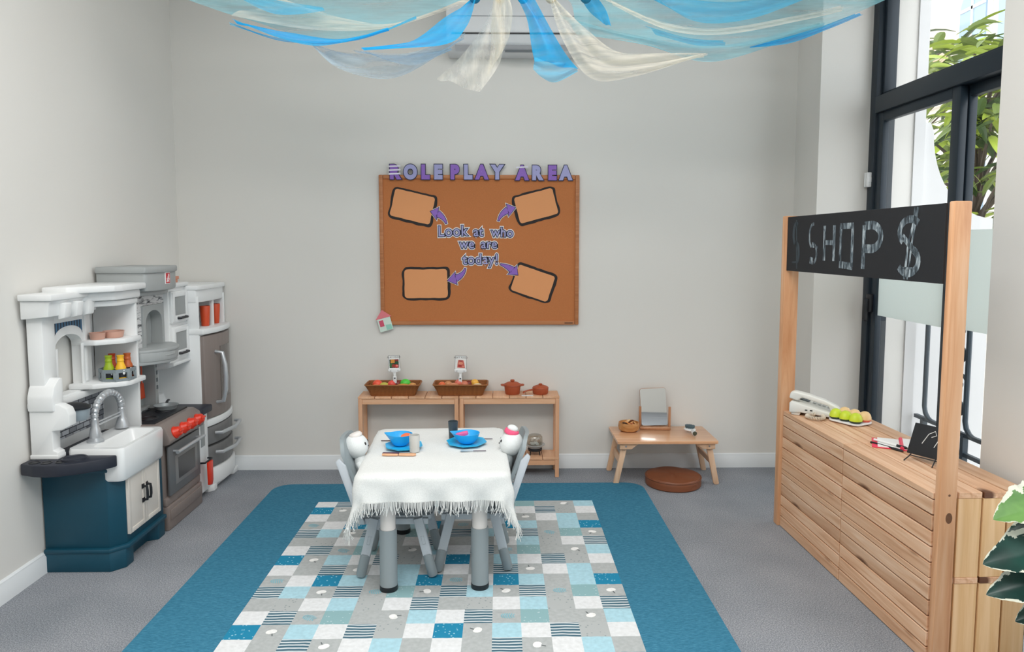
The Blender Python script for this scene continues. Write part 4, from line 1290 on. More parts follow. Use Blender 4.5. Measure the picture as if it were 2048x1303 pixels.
# coffee maker
m = MB()
m.prism([(-1.905, 0.503), (-1.800, 0.503), (-1.795, 0.510), (-1.797, 0.532), (-1.815, 0.540), (-1.815, 0.618), (-1.775, 0.624), (-1.745, 0.640), (-1.744, 0.685), (-1.755, 0.712), (-1.785, 0.728), (-1.905, 0.731)], 'y', 2.895, 2.945, 0.006)
m.box(-1.909, -1.850, 2.892, 2.947, 0.712, 0.733, 0.003); m.box(-1.909, -1.795, 2.892, 2.947, 0.503, 0.522, 0.004)
m.box(-1.905, -1.84, 2.945, 2.990, 0.503, 0.68, 0.006)
cm = kp(m, 'coffee_maker', WHITEP)
kp(MB().lathe([(0.0001, 0.640), (0.038, 0.641), (0.046, 0.652), (0.050, 0.690), (0.0001, 0.695)], (-1.776, 3.000, 0), 28, sx=1.05, sy=0.9), 'filter_cup', plain('blue_grey_plastic', (150, 162, 170), 0.4), cm)
kp(MB().lathe([(0.055, 0.690), (0.056, 0.698), (0.042, 0.708), (0.020, 0.714), (0.0001, 0.716)], (-1.786, 2.998, 0), 28, sx=1.2, sy=0.95), 'lid', BLACK, cm, smooth=60)
# back frame with the arched window, awning and shelves
def arch_panel(mb, x0, x1, Y0, Y1, Z0, Z1, o0, o1, oz0, ozs, ozt):
    """panel in the yz plane with an arched opening"""
    mb.box(x0, x1, Y0, o0, Z0, Z1); mb.box(x0, x1, o1, Y1, Z0, Z1)
    if oz0 > Z0: mb.box(x0, x1, o0, o1, Z0, oz0)
    c = (o0 + o1) / 2; r = (o1 - o0) / 2
    arcp = [(c + r * math.cos(R(a)), ozs + (ozt - ozs) * math.sin(R(a))) for a in range(0, 181, 12)]
    for i in range(len(arcp) - 1):
        a, b_ = arcp[i], arcp[i + 1]
        mb.prism([(a[0], a[1]), (a[0], Z1), (b_[0], Z1), (b_[0], b_[1])], 'x', x0, x1)
m = MB()
arch_panel(m, -1.905, -1.855, 2.915, 3.27, 0.70, 1.10, 3.005, 3.205, 0.735, 0.935, 0.990)
m.box(-1.905, -1.840, 2.905, 2.99, 0.745, 1.08, 0.006)
m.prism([(2.885, 0.70), (2.885, 0.76), (2.90, 0.80), (2.935, 0.83), (2.96, 0.83), (2.96, 0.70)], 'x', -1.905, -1.800, 0.008)
m.box(-1.905, -1.835, 2.90, 3.38, 0.700, 0.728, 0.006)
m.box(-1.905, -1.872, 2.90, 3.39, 0.500, 0.705, 0.003)
for y in (3.005, 3.195): m.box(-1.857, -1.848, y - .008 if y > 3.1 else y - .010, y + .010, 0.735, 0.94, 0.003)
fr_ = kp(m, 'back_frame', WHITEP)
def brick_mat(nm, sc, mort=0.012):
    mm, nt, b = new_mat(nm)
    tc = nt.nodes.new('ShaderNodeTexCoord')
    mp = nt.nodes.new('ShaderNodeMapping'); mp.inputs['Rotation'].default_value = (0, R(90), R(90))
    sp = nt.nodes.new('ShaderNodeSeparateXYZ'); cb = nt.nodes.new('ShaderNodeCombineXYZ')
    nt.links.new(tc.outputs['Object'], sp.inputs[0])
    nt.links.new(sp.outputs['Y'], cb.inputs['X']); nt.links.new(sp.outputs['Z'], cb.inputs['Y'])
    bt = nt.nodes.new('ShaderNodeTexBrick'); bt.inputs['Scale'].default_value = sc
    bt.inputs['Color1'].default_value = lin((196, 200, 206)); bt.inputs['Color2'].default_value = lin((70, 76, 88)); bt.inputs['Mortar'].default_value = lin((44, 48, 58))
    bt.inputs['Mortar Size'].default_value = mort; bt.inputs['Bias'].default_value = -0.15
    bt.inputs['Brick Width'].default_value = 0.5; bt.inputs['Row Height'].default_value = 0.22
    nt.links.new(cb.outputs[0], bt.inputs['Vector'])
    nt.links.new(bt.outputs['Color'], b.inputs['Base Color'])
    b.inputs['Roughness'].default_value = 0.45
    return mm
kp(MB().box(-1.8725, -1.8705, 2.99, 3.375, 0.545, 0.695), 'tile_sticker', brick_mat('brick_print', 9.5, 0.022), fr_)
def stripes_mat():
    mm, nt, b = new_mat('blue_striped_print')
    tc = nt.nodes.new('ShaderNodeTexCoord')
    w = nt.nodes.new('ShaderNodeTexWave'); w.bands_direction = 'Y'; w.inputs['Scale'].default_value = 16; w.inputs['Distortion'].default_value = 1
    nt.links.new(tc.outputs['Object'], w.inputs['Vector'])
    nt.links.new(ramp(nt, w.outputs['Fac'], [(0.3, (26, 46, 66)), (0.7, (64, 112, 146))]), b.inputs['Base Color'])
    b.inputs['Roughness'].default_value = 0.5
    return mm
arcp = [(3.105 + 0.100 * math.cos(R(a)), 0.985 + 0.042 * math.sin(R(a))) for a in range(0, 181, 15)]
m = MB()
for i in range(len(arcp) - 1):
    a, b_ = arcp[i], arcp[i + 1]
    m.prism([a, (a[0], 1.045), (b_[0], 1.045), b_], 'x', -1.8555, -1.8535)
kp(m, 'striped_sticker', stripes_mat(), fr_)
m = MB()
m.prism([(-1.905, 1.075), (-1.795, 1.085), (-1.790, 1.135), (-1.780, 1.150), (-1.905, 1.150)], 'y', 2.875, 3.22, 0.005)
m.box(-1.905, -1.772, 2.862, 3.26, 1.150, 1.176, 0.005)
for y in (2.945, 3.03, 3.115):
    m.prism([(-1.80, 1.068), (-1.772, 1.075), (-1.764, 1.135), (-1.80, 1.14)], 'y', y, y + 0.045, 0.005)
kp(m, 'awning', WHITEP)
# corner shelves
def shelf_plan(x1, ya, yb, ym=0.0):
    return [(-1.905, ya), (-1.80, ya), (x1 - 0.012, ya + 0.075 + ym), (x1, ya + 0.12 + ym), (x1, yb), (-1.905, yb)]
m = MB()
m.box(-1.905, -1.705, 3.380, 3.398, 0.500, 1.13, 0.004)
m.box(-1.915, -1.9055, 3.23, 3.38, 0.745, 1.13, 0.001)
m.box(-1.885, -1.848, 3.215, 3.24, 0.765, 1.13, 0.005)
sh = kp(m, 'shelf_side', WHITEP)
for z, x1, ya in ((0.925, -1.692, 3.20), (0.735, -1.678, 3.165)):
    kp(MB().prism(shelf_plan(x1, ya, 3.402), 'z', z, z + 0.024, 0.006), 'shelf', WHITEP, sh)
m = MB()
m.prism(shelf_plan(-1.688, 3.09, 3.405, .03), 'z', 1.128, 1.168, 0.010)
m.prism(shelf_plan(-1.668, 3.015, 3.42, .07), 'z', 1.168, 1.196, 0.006)
m.prism(shelf_plan(-1.700, 3.14, 3.40, .01), 'z', 1.100, 1.126, 0.008)
kp(m, 'cornice', WHITEP)
# stove
m = MB()
m.box(WB, -1.612, 3.385, 3.775, 0.0, 0.43, 0.006)
m.box(-1.62, -1.590, 3.385, 3.775, 0.0, 0.118, 0.008); m.box(-1.592, -1.583, 3.40, 3.76, 0.050, 0.100, 0.004)
m.prism([(3.385, 0.118), (3.775, 0.118), (3.775, 0.158), (3.385, 0.158)], 'x', -1.62, -1.598, 0.006)
m.prism([(WB, 0.415), (-1.600, 0.415), (-1.572, 0.424), (-1.566, 0.440), (-1.590, 0.500), (-1.622, 0.519), (WB, 0.519)], 'y', 3.382, 3.778, 0.005)
sv = kp(m, 'stove_body', TAUPE)
kp(MB().box(-1.60, -1.586, 3.405, 3.755, 0.165, 0.408, 0.005), 'oven_door', OVEN)
od = [c for c in kit.children if c.name.startswith('oven_door')][0]
kp(MB().box(-1.587, -1.5845, 3.465, 3.715, 0.205, 0.345, 0.001), 'oven_window_frame', plain('mid_grey_plastic', (128, 128, 128), 0.35), od)
kp(MB().box(-1.5855, -1.5835, 3.495, 3.685, 0.225, 0.33), 'oven_window', DARKP, od)
m = MB().tube([(-1.555, 3.425, 0.376), (-1.555, 3.735, 0.376)], 0.009, 14)
for y in (3.45, 3.71): m.tube([(-1.587, y, 0.376), (-1.555, y, 0.376)], 0.006, 8)
kp(m, 'oven_handle', SILV, od)
nrm = Vector((0.060, 0, 0.024)).normalized()
for y in (3.452, 3.542, 3.627, 3.712):
    Mk = Matrix.Translation((-1.577, y, 0.466)) @ Vector((0, 0, 1)).rotation_difference(nrm).to_matrix().to_4x4()
    m = MB().lathe([(0.030, 0.0), (0.030, 0.006), (0.026, 0.010), (0.022, 0.028), (0.018, 0.032), (0.0001, 0.033)], (0, 0, 0), 24, mtx=Mk)
    m.box(-0.005, 0.005, -0.022, 0.022, 0.030, 0.038, 0.002, mtx=Mk)
    kp(m, 'knob', REDP)
m = MB().prism([(-1.895, 3.402), (-1.648, 3.402), (-1.648, 3.762), (-1.895, 3.762)], 'z', 0.516, 0.527, 0.003)
for x in (-1.84, -1.72):
    for y in (3.49, 3.66):
        m.lathe([(0.046, 0.527), (0.045, 0.532), (0.036, 0.532), (0.035, 0.528), (0.024, 0.528), (0.023, 0.531), (0.0001, 0.531)], (x, y, 0), 24)
kp(m, 'cooktop', BLACK)
# alcove above the stove: back, stone print, niche, mantel and hood
m = MB().box(-1.905, -1.850, 3.402, 3.735, 0.519, 0.81, 0.002)
m.box(-1.905, -1.785, 3.712, 3.745, 0.519, 0.81, 0.004)
m.box(-1.905, -1.815, 3.402, 3.712, 0.519, 0.545, 0.004)
al = kp(m, 'alcove', HOODG)
m = MB()
arch_panel(m, -1.905, -1.738, 3.402, 3.735, 0.86, 1.16, 3.502, 3.713, 0.86, 1.00, 1.065)
def stone_mat():
    mm, nt, b = new_mat('stacked_stone_print')
    v = coords(nt, (8, 14, 62), island=False)
    f = noise_tex(nt, v, 1.0, 5, 0.8, 0.6)
    c = ramp(nt, f, [(0.38, '2c3034'), (0.43, '9a9c9e'), (0.52, 'dadada'), (0.75, 'c4c4c6')])
    nt.links.new(c, b.inputs['Base Color'])
    b.inputs['Roughness'].default_value = 0.5
    return mm
kp(m, 'stone_panel', stone_mat(), smooth=30)
m = MB()
kp(MB().box(-1.795, -1.785, 3.504, 3.711, 0.86, 1.062), 'niche_back', HOODG)
arch_panel(m, -1.784, -1.729, 3.498, 3.716, 0.86, 1.075, 3.523, 3.691, 0.86, 0.99, 1.048)
kp(m, 'niche_frame', HOODG, smooth=30)
def bow_plan(x, bow, y0, y1):
    pts = [(-1.905, y0)]
    for k in range(13):
        t = k / 12
        pts.append((x + bow * (1 - (2 * t - 1) ** 2), y0 + (y1 - y0) * t))
    return pts + [(-1.905, y1)]
m = MB()
m.prism(bow_plan(-1.700, 0.088, 3.402, 3.735), 'z', 0.812, 0.862, 0.006)
m.prism(bow_plan(-1.702, 0.095, 3.400, 3.742), 'z', 0.854, 0.872, 0.006)
m.prism(bow_plan(-1.706, 0.088, 3.402, 3.738), 'z', 0.798, 0.820, 0.005)
m.prism(bow_plan(-1.703, 0.092, 3.42, 3.69), 'z', 0.834, 0.840, 0.001)
kp(m, 'mantel', HOODG)
m = MB()
m.prism(bow_plan(-1.675, 0.034, 3.42, 3.745), 'z', 1.150, 1.245, 0.010)
m.prism(bow_plan(-1.668, 0.036, 3.41, 3.752), 'z', 1.237, 1.268, 0.008)
m.prism(bow_plan(-1.71, 0.035, 3.43, 3.73), 'z', 1.128, 1.152, 0.006)
hd = kp(m, 'hood', HOODG)
m = MB().box(-1.6445, -1.6395, 3.555, 3.605, 1.180, 1.238, 0.0015)
bdg = kp(m, 'badge', WHITEP, hd)
m = MB(); m.box(-1.6405, -1.6388, 3.559, 3.601, 1.184, 1.234)
kp(m, 'badge_field', plain('badge_red', (196, 36, 50), 0.4), hd)
m = MB()
for pts in ([(3.586, 1.194), (3.592, 1.206), (3.598, 1.214), (3.603, 1.224), (3.606, 1.235)], [(3.592, 1.194), (3.600, 1.204), (3.607, 1.212), (3.610, 1.222), (3.611, 1.232)], [(3.600, 1.195), (3.611, 1.204), (3.615, 1.214)], [(3.587, 1.214), (3.594, 1.204), (3.604, 1.199), (3.615, 1.196)], [(3.596, 1.220), (3.606, 1.208)]):
    m.tube([(-1.6386, p - .020, q - .005) for p, q in pts], 0.0013, 5)
kp(m, 'badge_mark', WHITEP, hd)
# wall cupboards between hood and fridge
m = MB()
m.box(-1.905, -1.715, 3.735, 3.945, 0.745, 1.150, 0.004)
m.box(-1.905, -1.700, 3.725, 3.950, 1.150, 1.172, 0.005)
m.prism([(-1.905, 0.715), (-1.735, 0.728), (-1.695, 0.742), (-1.695, 0.758), (-1.905, 0.758)], 'y', 3.728, 3.950, 0.004)
m.box(-1.905, -1.875, 3.748, 3.945, 0.500, 0.74, 0.003)
m.prism([(-1.905, 0.500), (-1.83, 0.500), (-1.85, 0.56), (-1.905, 0.57)], 'y', 3.748, 3.945, 0.004)
kp(m, 'wall_cupboard', WHITEP)
for z in (0.775, 0.962):
    m = MB().box(-1.716, -1.702, 3.745, 3.935, z, z + 0.168, 0.003)
    m.box(-1.703, -1.696, 3.752, 3.775, z + .008, z + .160, 0.002); m.box(-1.703, -1.696, 3.905, 3.928, z + .008, z + .160, 0.002)
    m.box(-1.703, -1.696, 3.775, 3.905, z + .008, z + .040, 0.002); m.box(-1.703, -1.696, 3.775, 3.905, z + .138, z + .160, 0.002)
    d_ = kp(m, 'cupboard_door', WHITEP)
    kp(MB().box(-1.7025, -1.7005, 3.776, 3.904, z + .041, z + .137), 'door_pane', PANEG, d_)
    kp(MB().tube([(-1.697, 3.80, z + .026), (-1.682, 3.805, z + .026), (-1.682, 3.885, z + .026), (-1.697, 3.89, z + .026)], 0.007, 8), 'handle', BLACK, d_)
m = MB()
for k in range(5): m.box(-1.7855, -1.7835, 3.722, 3.738, 0.625 + k * .038, 0.645 + k * .038)
kp(m, 'brick_sticker', DGREYP, al)
# counter and side panel between stove and fridge
m = MB().prism([(WB, 3.778), (-1.61, 3.778), (-1.585, 3.80), (-1.585, 3.935), (WB, 3.935)], 'z', 0.462, 0.500, 0.008)
kp(m, 'side_counter', NAVY)
m = MB().box(WB, -1.612, 3.782, 3.925, 0.03, 0.462, 0.004); m.box(-1.615, -1.600, 3.785, 3.865, 0.20, 0.45, 0.004)
sp_ = kp(m, 'side_panel', WHITEP)
kp(MB().box(-1.601, -1.598, 3.80, 3.85, 0.29, 0.41, 0.001), 'panel_inset', PANEG, sp_)
m = MB().tube([(-1.60, 3.78, 0.212), (-1.575, 3.785, 0.212), (-1.575, 3.875, 0.212), (-1.60, 3.88, 0.212)], 0.005, 8)
kp(m, 'towel_rail', BLACK, sp_)
# fridge
def fplan(x, bow, y0=3.935, y1=4.322):
    pts = [(WB, y0)]
    for k in range(9):
        t = k / 8
        pts.append((x + bow * (1 - (2 * t - 1) ** 2), y0 + (y1 - y0) * t))
    return pts + [(WB, y1)]
m = MB()
m.prism(fplan(-1.645, 0.0), 'z', 0.10, 0.89, 0.004)
m.prism(fplan(-1.615, 0.035), 'z', 0.03, 0.125, 0.010)
m.prism([(WB, 3.93), (-1.625, 3.93), (-1.600, 3.96), (-1.600, 4.0), (-1.62, 4.02), (-1.62, 4.24), (-1.600, 4.26), (-1.600, 4.325), (WB, 4.325)], 'z', 0.0, 0.035, 0.004)
m.prism(fplan(-1.620, 0.03), 'z', 0.365, 0.405, 0.006)
m.prism(fplan(-1.622, 0.032, 3.930, 4.327), 'z', 0.880, 0.912, 0.008)
m.box(WB, WB + 0.03, 3.94, 4.32, 0.912, 1.09); m.box(WB, -1.648, 3.94, 3.955, 0.905, 1.09, 0.004); m.box(WB, -1.648, 4.305, 4.32, 0.905, 1.09, 0.004)
m.box(-1.672, -1.648, 4.150, 4.160, 0.905, 1.07, 0.004)
m.prism(fplan(-1.655, 0.012), 'z', 1.055, 1.135, 0.008); m.prism(fplan(-1.643, 0.012, 3.93, 4.327), 'z', 1.125, 1.150, 0.006)
kp(m, 'fridge_body', WHITEP)
m = MB().prism([(p, q) for p, q in fplan(-1.625, 0.035, 3.945, 4.312)], 'z', 0.408, 0.872, 0.006)
fd = kp(m, 'fridge_door', TAUPE)
m = MB()
pf = fplan(-1.623, 0.035, 3.945, 4.312)[1:-1]
q_ = [p for p in pf if 4.06 < p[1] < 4.28]
m.prism([(p[0] - .01, p[1]) for p in q_[::-1]] + [(p[0], p[1]) for p in q_], 'z', 0.50, 0.80)
kp(m, 'door_panel', plain('bronze_grey_plastic', (104, 96, 92), 0.18, var=0.05), fd)
m = MB().tube([(-1.600, 4.035, 0.775), (-1.562, 4.035, 0.770), (-1.548, 4.035, 0.70), (-1.545, 4.035, 0.63), (-1.548, 4.035, 0.56), (-1.562, 4.035, 0.495), (-1.600, 4.035, 0.488)], [0.010, 0.011, 0.013, 0.013, 0.013, 0.011, 0.010], 12)
kp(m, 'fridge_handle', SILV, fd)
for z0, z1 in ((0.262, 0.360), (0.130, 0.250)):
    m = MB().prism(fplan(-1.622, 0.035, 3.945, 4.312), 'z', z0, z1, 0.005)
    d_ = kp(m, 'freezer_drawer', plain('drawer_grey', (112, 112, 112), 0.4))
    zz = z1 - 0.035
    m = MB().tube([(-1.595, 3.985, zz), (-1.560, 3.99, zz), (-1.535, 4.12, zz), (-1.560, 4.27, zz), (-1.595, 4.275, zz)], [0.008, 0.010, 0.011, 0.010, 0.008], 10)
    kp(m, 'drawer_handle', SILV, d_)

# things on and in the toy kitchen
def cup(y, label):
    m1 = MB().lathe([(0.0001, 0), (0.0205, 0), (0.0215, 0.003), (0.0285, 0.112), (0.0275, 0.114), (0.0262, 0.112), (0.019, 0.006), (0.0001, 0.005)], (-1.678, y, 0.9125), 28)
    return single(m1, 'tumbler', ORED, label, 'cup', 'red tumblers on the toy fridge')
cup(4.105, 'orange-red tumbler on the left of the shelf over the toy fridge')
cup(4.250, 'orange-red tumbler on the right of the shelf over the toy fridge')
CL_ = plain('pinkish_clay_plastic', (206, 160, 142), 0.5, var=0.04)
def clay_pan(y, x, r, label):
    m1 = MB().lathe([(0.0001, 0), (r * .82, 0), (r * .9, 0.004), (r, 0.028), (r * 1.05, 0.030), (r * .95, 0.030), (r * .84, 0.006), (0.0001, 0.005)], (x, y, 0.9495), 24)
    return single(m1, 'toy_bowl', CL_, label, 'bowl', 'clay-coloured bowls on the upper shelf')
clay_pan(3.245, -1.81, 0.033, 'smaller clay-pink toy bowl on the upper corner shelf')
clay_pan(3.315, -1.775, 0.044, 'larger clay-pink toy bowl on the upper corner shelf')
cr = thing('condiment_rack', (-1.752, 3.290, 0.7595), 'grey open rack of sauce bottles on the lower corner shelf', 'rack')
m = MB()
def oct_ring(r, z, n=8): return [(r * math.cos(R(22.5 + 45 * k)), r * math.sin(R(22.5 + 45 * k)), z) for k in range(n)]
def band(mb, r, z0, z1, th):
    a, b_, c_, d_ = oct_ring(r, z0), oct_ring(r, z1), oct_ring(r - th, z1), oct_ring(r - th, z0)
    v = a + b_ + c_ + d_; f = []
    for k in range(8):
        k2 = (k + 1) % 8
        f += [(k, k2, 8 + k2, 8 + k), (8 + k, 8 + k2, 16 + k2, 16 + k), (16 + k, 16 + k2, 24 + k2, 24 + k), (24 + k, 24 + k2, k2, k)]
    mb.add(v, f)
RK = 0.077
band(m, RK, 0.0, 0.012, 0.005); band(m, RK, 0.038, 0.054, 0.005)
for k in range(8):
    a = R(22.5 + 45 * k)
    Mq = Matrix.Rotation(a, 4, 'Z')
    m.box(RK - .010, RK - .001, -0.011, 0.011, 0.010, 0.040, 0.001, mtx=Mq)
m.lathe([(0.0001, 0.0005), (RK - .004, 0.0005), (RK - .004, 0.004), (0.0001, 0.004)], (0, 0, 0), 8)
m.build('rack_body', plain('blue_grey_plastic_rack', (132, 142, 146), 0.45), cr, smooth=30)
def bottle(dx, dy, colour, label, bird=False):
    r_ = thing('sauce_bottle', (-1.752 + dx, 3.288 + dy, 0.764), label, 'bottle', 'sauce bottles in the grey rack')
    MB().lathe([(0.0001, 0), (0.021, 0), (0.023, 0.003), (0.023, 0.046), (0.021, 0.058), (0.015, 0.072), (0.0135, 0.082), (0.0150, 0.084), (0.0150, 0.089), (0.0135, 0.091), (0.0140, 0.104), (0.0155, 0.106), (0.0155, 0.111), (0.0001, 0.112)], (0, 0, 0), 24).build('bottle_body', plain('sauce_%d' % (colour[1]), colour, 0.35), r_, smooth=40)
    lb = MB().lathe([(0.0234, 0.012), (0.0234, 0.048)], (0, 0, 0), 24)
    lab = lb.build('bottle_label', BLACK, r_, smooth=60)
    m2 = MB()
    m2.ball((0.0205, -0.012, 0.030), 0.004, 0.009, 0.007, 12, 8); m2.ball((0.021, -0.012, 0.043), 0.003, 0.006, 0.004, 10, 6)
    m2.build('label_mark', WHITEP, lab, smooth=60)
bottle(-0.014, -0.044, (150, 176, 30), 'lime green sauce bottle at the front left of the grey rack')
bottle(0.032, -0.030, (246, 190, 44), 'yellow sauce bottle at the front of the grey rack')
bottle(-0.032, 0.018, (178, 62, 24), 'dark red sauce bottle at the back of the grey rack')
bottle(0.030, 0.034, (184, 92, 44), 'brown-orange sauce bottle at the right end of the grey rack')
def utensil(y, z1, z0, kind, label):
    r_ = thing('toy_utensil', (-1.838, y, z0), label, 'utensil', 'red utensils hanging over the toy stove')
    h = z1 - z0
    MB().tube([(0, 0, h), (0.003, 0, h * .9), (0.002, 0, h * .36)], [0.007, 0.006, 0.005], 8, flat=.6).build('handle', ORED, r_)
    m2 = MB()
    if kind == 0: m2.ball((0.004, 0, h * .18), 0.008, 0.026, h * .20)
    elif kind == 1: m2.prism([(-.014, h * .38), (.014, h * .38), (.026, 0.0), (-.026, 0.0)], 'x', 0.0, 0.006, 0.002)
    else: m2.ball((0.006, 0, h * .16), 0.014, 0.024, h * .18)
    m2.build('head', ORED, r_, smooth=50)
utensil(3.555, 0.80, 0.585, 2, 'red toy ladle, leftmost of the utensils over the stove')
utensil(3.615, 0.80, 0.585, 0, 'red toy spoon in the middle of the utensils over the stove')
utensil(3.672, 0.80, 0.585, 1, 'red toy spatula, rightmost of the utensils over the stove')
pn = thing('toy_frying_pan', (-1.72, 3.68, 0.5325), 'grey toy frying pan with a dark rim on the black cooktop', 'pan')
MB().lathe([(0.0001, 0), (0.048, 0), (0.056, 0.016), (0.060, 0.020), (0.054, 0.018), (0.046, 0.004), (0.0001, 0.003)], (0, 0, 0), 32).build('pan_body', plain('pan_grey', (150, 156, 158), 0.35, metal=0.2), pn)
MB().tube([(-0.02, 0.05, 0.018), (-0.035, 0.09, 0.020), (-0.04, 0.115, 0.020)], [0.008, 0.007, 0.008], 8, flat=.6).build('handle', BLACK, pn)
m1 = MB().box(-1.80, -1.72, 3.80, 3.87, 1.1725, 1.200, 0.002); m1.box(-1.805, -1.715, 3.795, 3.875, 1.190, 1.206, 0.002)
single(m1, 'small_box', plain('salmon_plastic', (214, 140, 110), 0.5), 'small salmon box on top of the cupboard beside the hood', 'box')
m1 = MB().prism([(3.80, 0.208), (3.86, 0.208), (3.858, 0.10), (3.845, 0.075), (3.805, 0.085)], 'x', -1.574, -1.562, 0.003)
single(m1, 'oven_cloth', REDP, 'red cloth hanging from the rail between toy stove and fridge', 'cloth')

# ------------------------------------------------------------------ cork board and its cut-outs
BY = D - 0.002
CORK = plain('cork', (188, 118, 72), 0.85, var=0.10, scale=160, bmp=0.15, bscale=400, spec=0.2)
CORKF = wood('cork_board_frame', 'x', ('a8683c', 'b87648', 'c58556'), 0.5, grain=60)
BX0, BX1, BZ0, BZ1 = -0.718, 0.474, 0.890, 1.784
bdr = thing('cork_board', ((BX0 + BX1) / 2, BY, BZ0), 'large brown cork notice board with a wooden frame on the back wall', 'notice board')
bo = ((BX0 + BX1) / 2, BY, BZ0)
MB().box(BX0 + .01, BX1 - .01, BY - 0.014, BY, BZ0 + .01, BZ1 - .01).build('cork', CORK, bdr, bo)
f = MB()
for a in ((BX0, BX0 + .024, BZ0, BZ1), (BX1 - .024, BX1, BZ0, BZ1), (BX0 + .0245, BX1 - .0245, BZ0, BZ0 + .024), (BX0 + .0245, BX1 - .0245, BZ1 - .024, BZ1)):
    f.box(a[0], a[1], BY - 0.022, BY, a[2], a[3], 0.004)
bf = f.build('board_frame', CORKF, bdr, bo)
m = MB().box(BX1 - .085, BX1 - .035, BY - 0.0228, BY - 0.022, BZ0 + .008, BZ0 + .014)
m.build('frame_mark', plain('dark_print', (70, 44, 30), 0.6), bf, bo)
def BP(cx, cy):         # crop units of the board drawing -> wall x, z
    px, py = 740 + cx / 3.62, 310 + cy / 3.62
    return ((px - 1000) / 1440 * 4.325 * 1.0 - 0.0, 1.7915 - (py - 347) * 0.002985)
NAVYI = plain('navy_outline_paper', (38, 40, 66), 0.6)
LIL = plain('lilac_paper', (160, 160, 204), 0.5, var=0.06, scale=60)
PUR = plain('purple_paper', (138, 98, 186), 0.5, var=0.08, scale=60)
WPAP = plain('white_backing_paper', (238, 238, 240), 0.6)
PEACH = plain('peach_card', (222, 152, 100), 0.75, var=0.02)
BBR = plain('black_border_card', (30, 24, 24), 0.7)
TAPE = plain('clear_tape_glare', (226, 222, 236), 0.12, var=0.02)
FY = BY - 0.0225
def glyph(mb, body, size, off, x, z, y0, th, rot=0.0, sx=1.0):
    vs_, fs_ = text_mesh(body, size, off, th)
    ca, sa = math.cos(rot), math.sin(rot)
    mb.add([(x + (v.x * ca * sx - v.y * sa), y0 - v.z, z + (v.x * sa * sx + v.y * ca)) for v in vs_], fs_)
names = ['R', 'O', 'L', 'E', 'P', 'L', 'A', 'Y', 'A', 'R', 'E', 'A']
where = ['first letter of ROLE, with shiny tape over it', 'second letter of ROLE', 'third letter of ROLE', 'last letter of ROLE', 'first letter of PLAY', 'second letter of PLAY', 'third letter of PLAY', 'last letter of PLAY',
         'first letter of AREA', 'second letter of AREA', 'third letter of AREA', 'last letter of AREA']
for i, (ch, cx) in enumerate(zip(names, (190, 303, 408, 500, 617, 712, 812, 922, 1100, 1205, 1315, 1412))):
    x, z = BP(cx, 128 if i < 8 else 133)
    colr = (PUR, LIL)[i % 2] if i < 8 else (PUR, LIL, PUR, LIL)[i - 8]
    rt_ = thing('cut_out_letter', (x, FY, z - .05), '%s paper letter %s, %s' % ('purple' if colr is PUR else 'lilac', ch, where[i]), 'paper letter', 'ROLE PLAY AREA title letters')
    lo = (x, FY, z - .05)
    a = MB(); glyph(a, ch, 0.104, 0.0125, x, z, FY - 0.002, 0.003, rng.uniform(-.03, .03), 0.86); a.build('letter_outline', NAVYI, rt_, lo, smooth=0)
    a = MB(); glyph(a, ch, 0.104, 0.0080, x, z, FY - 0.004, 0.002, 0, 0.86); a.build('letter_face', colr, rt_, lo, smooth=0)
    if i in (0, 8):
        a = MB()
        for k in range(3 if i == 0 else 1):
            zz = z + .035 - k * .022
            a.prism([(x - .036, zz - .004), (x + .034, zz - .001), (x + .036, zz + .008), (x - .034, zz + .005)], 'y', FY - .0062, FY - .0056)
        a.build('tape', TAPE, rt_, lo, smooth=0)
for body, cx, cy, sz, rt0 in (('Look', 600, 548, .088, .03), ('at', 785, 552, .078, 0), ('who', 958, 556, .078, -.02), ('we', 703, 640, .078, 0), ('are', 862, 640, .076, 0), ('today!', 800, 752, .086, 0)):
    x, z = BP(cx, cy)
    lo = (x, BY - .0145, z - .03)
    rt_ = thing('cut_out_word', lo, 'lilac paper cut-out of the word %s on the cork board' % body, 'paper word', 'words in the middle of the cork board')
    y = BY - 0.0155
    a = MB(); glyph(a, body, sz, 0.0100, x, z, y, 0.002, rt0, .9); a.build('word_backing', WPAP, rt_, lo, smooth=0)
    a = MB(); glyph(a, body, sz, 0.0055, x, z, y - .002, 0.0014, rt0, .9); a.build('word_outline', NAVYI, rt_, lo, smooth=0)
    a = MB(); glyph(a, body, sz, 0.0008, x, z, y - .0035, 0.001, rt0, .9); a.build('word_face', LIL, rt_, lo, smooth=0)
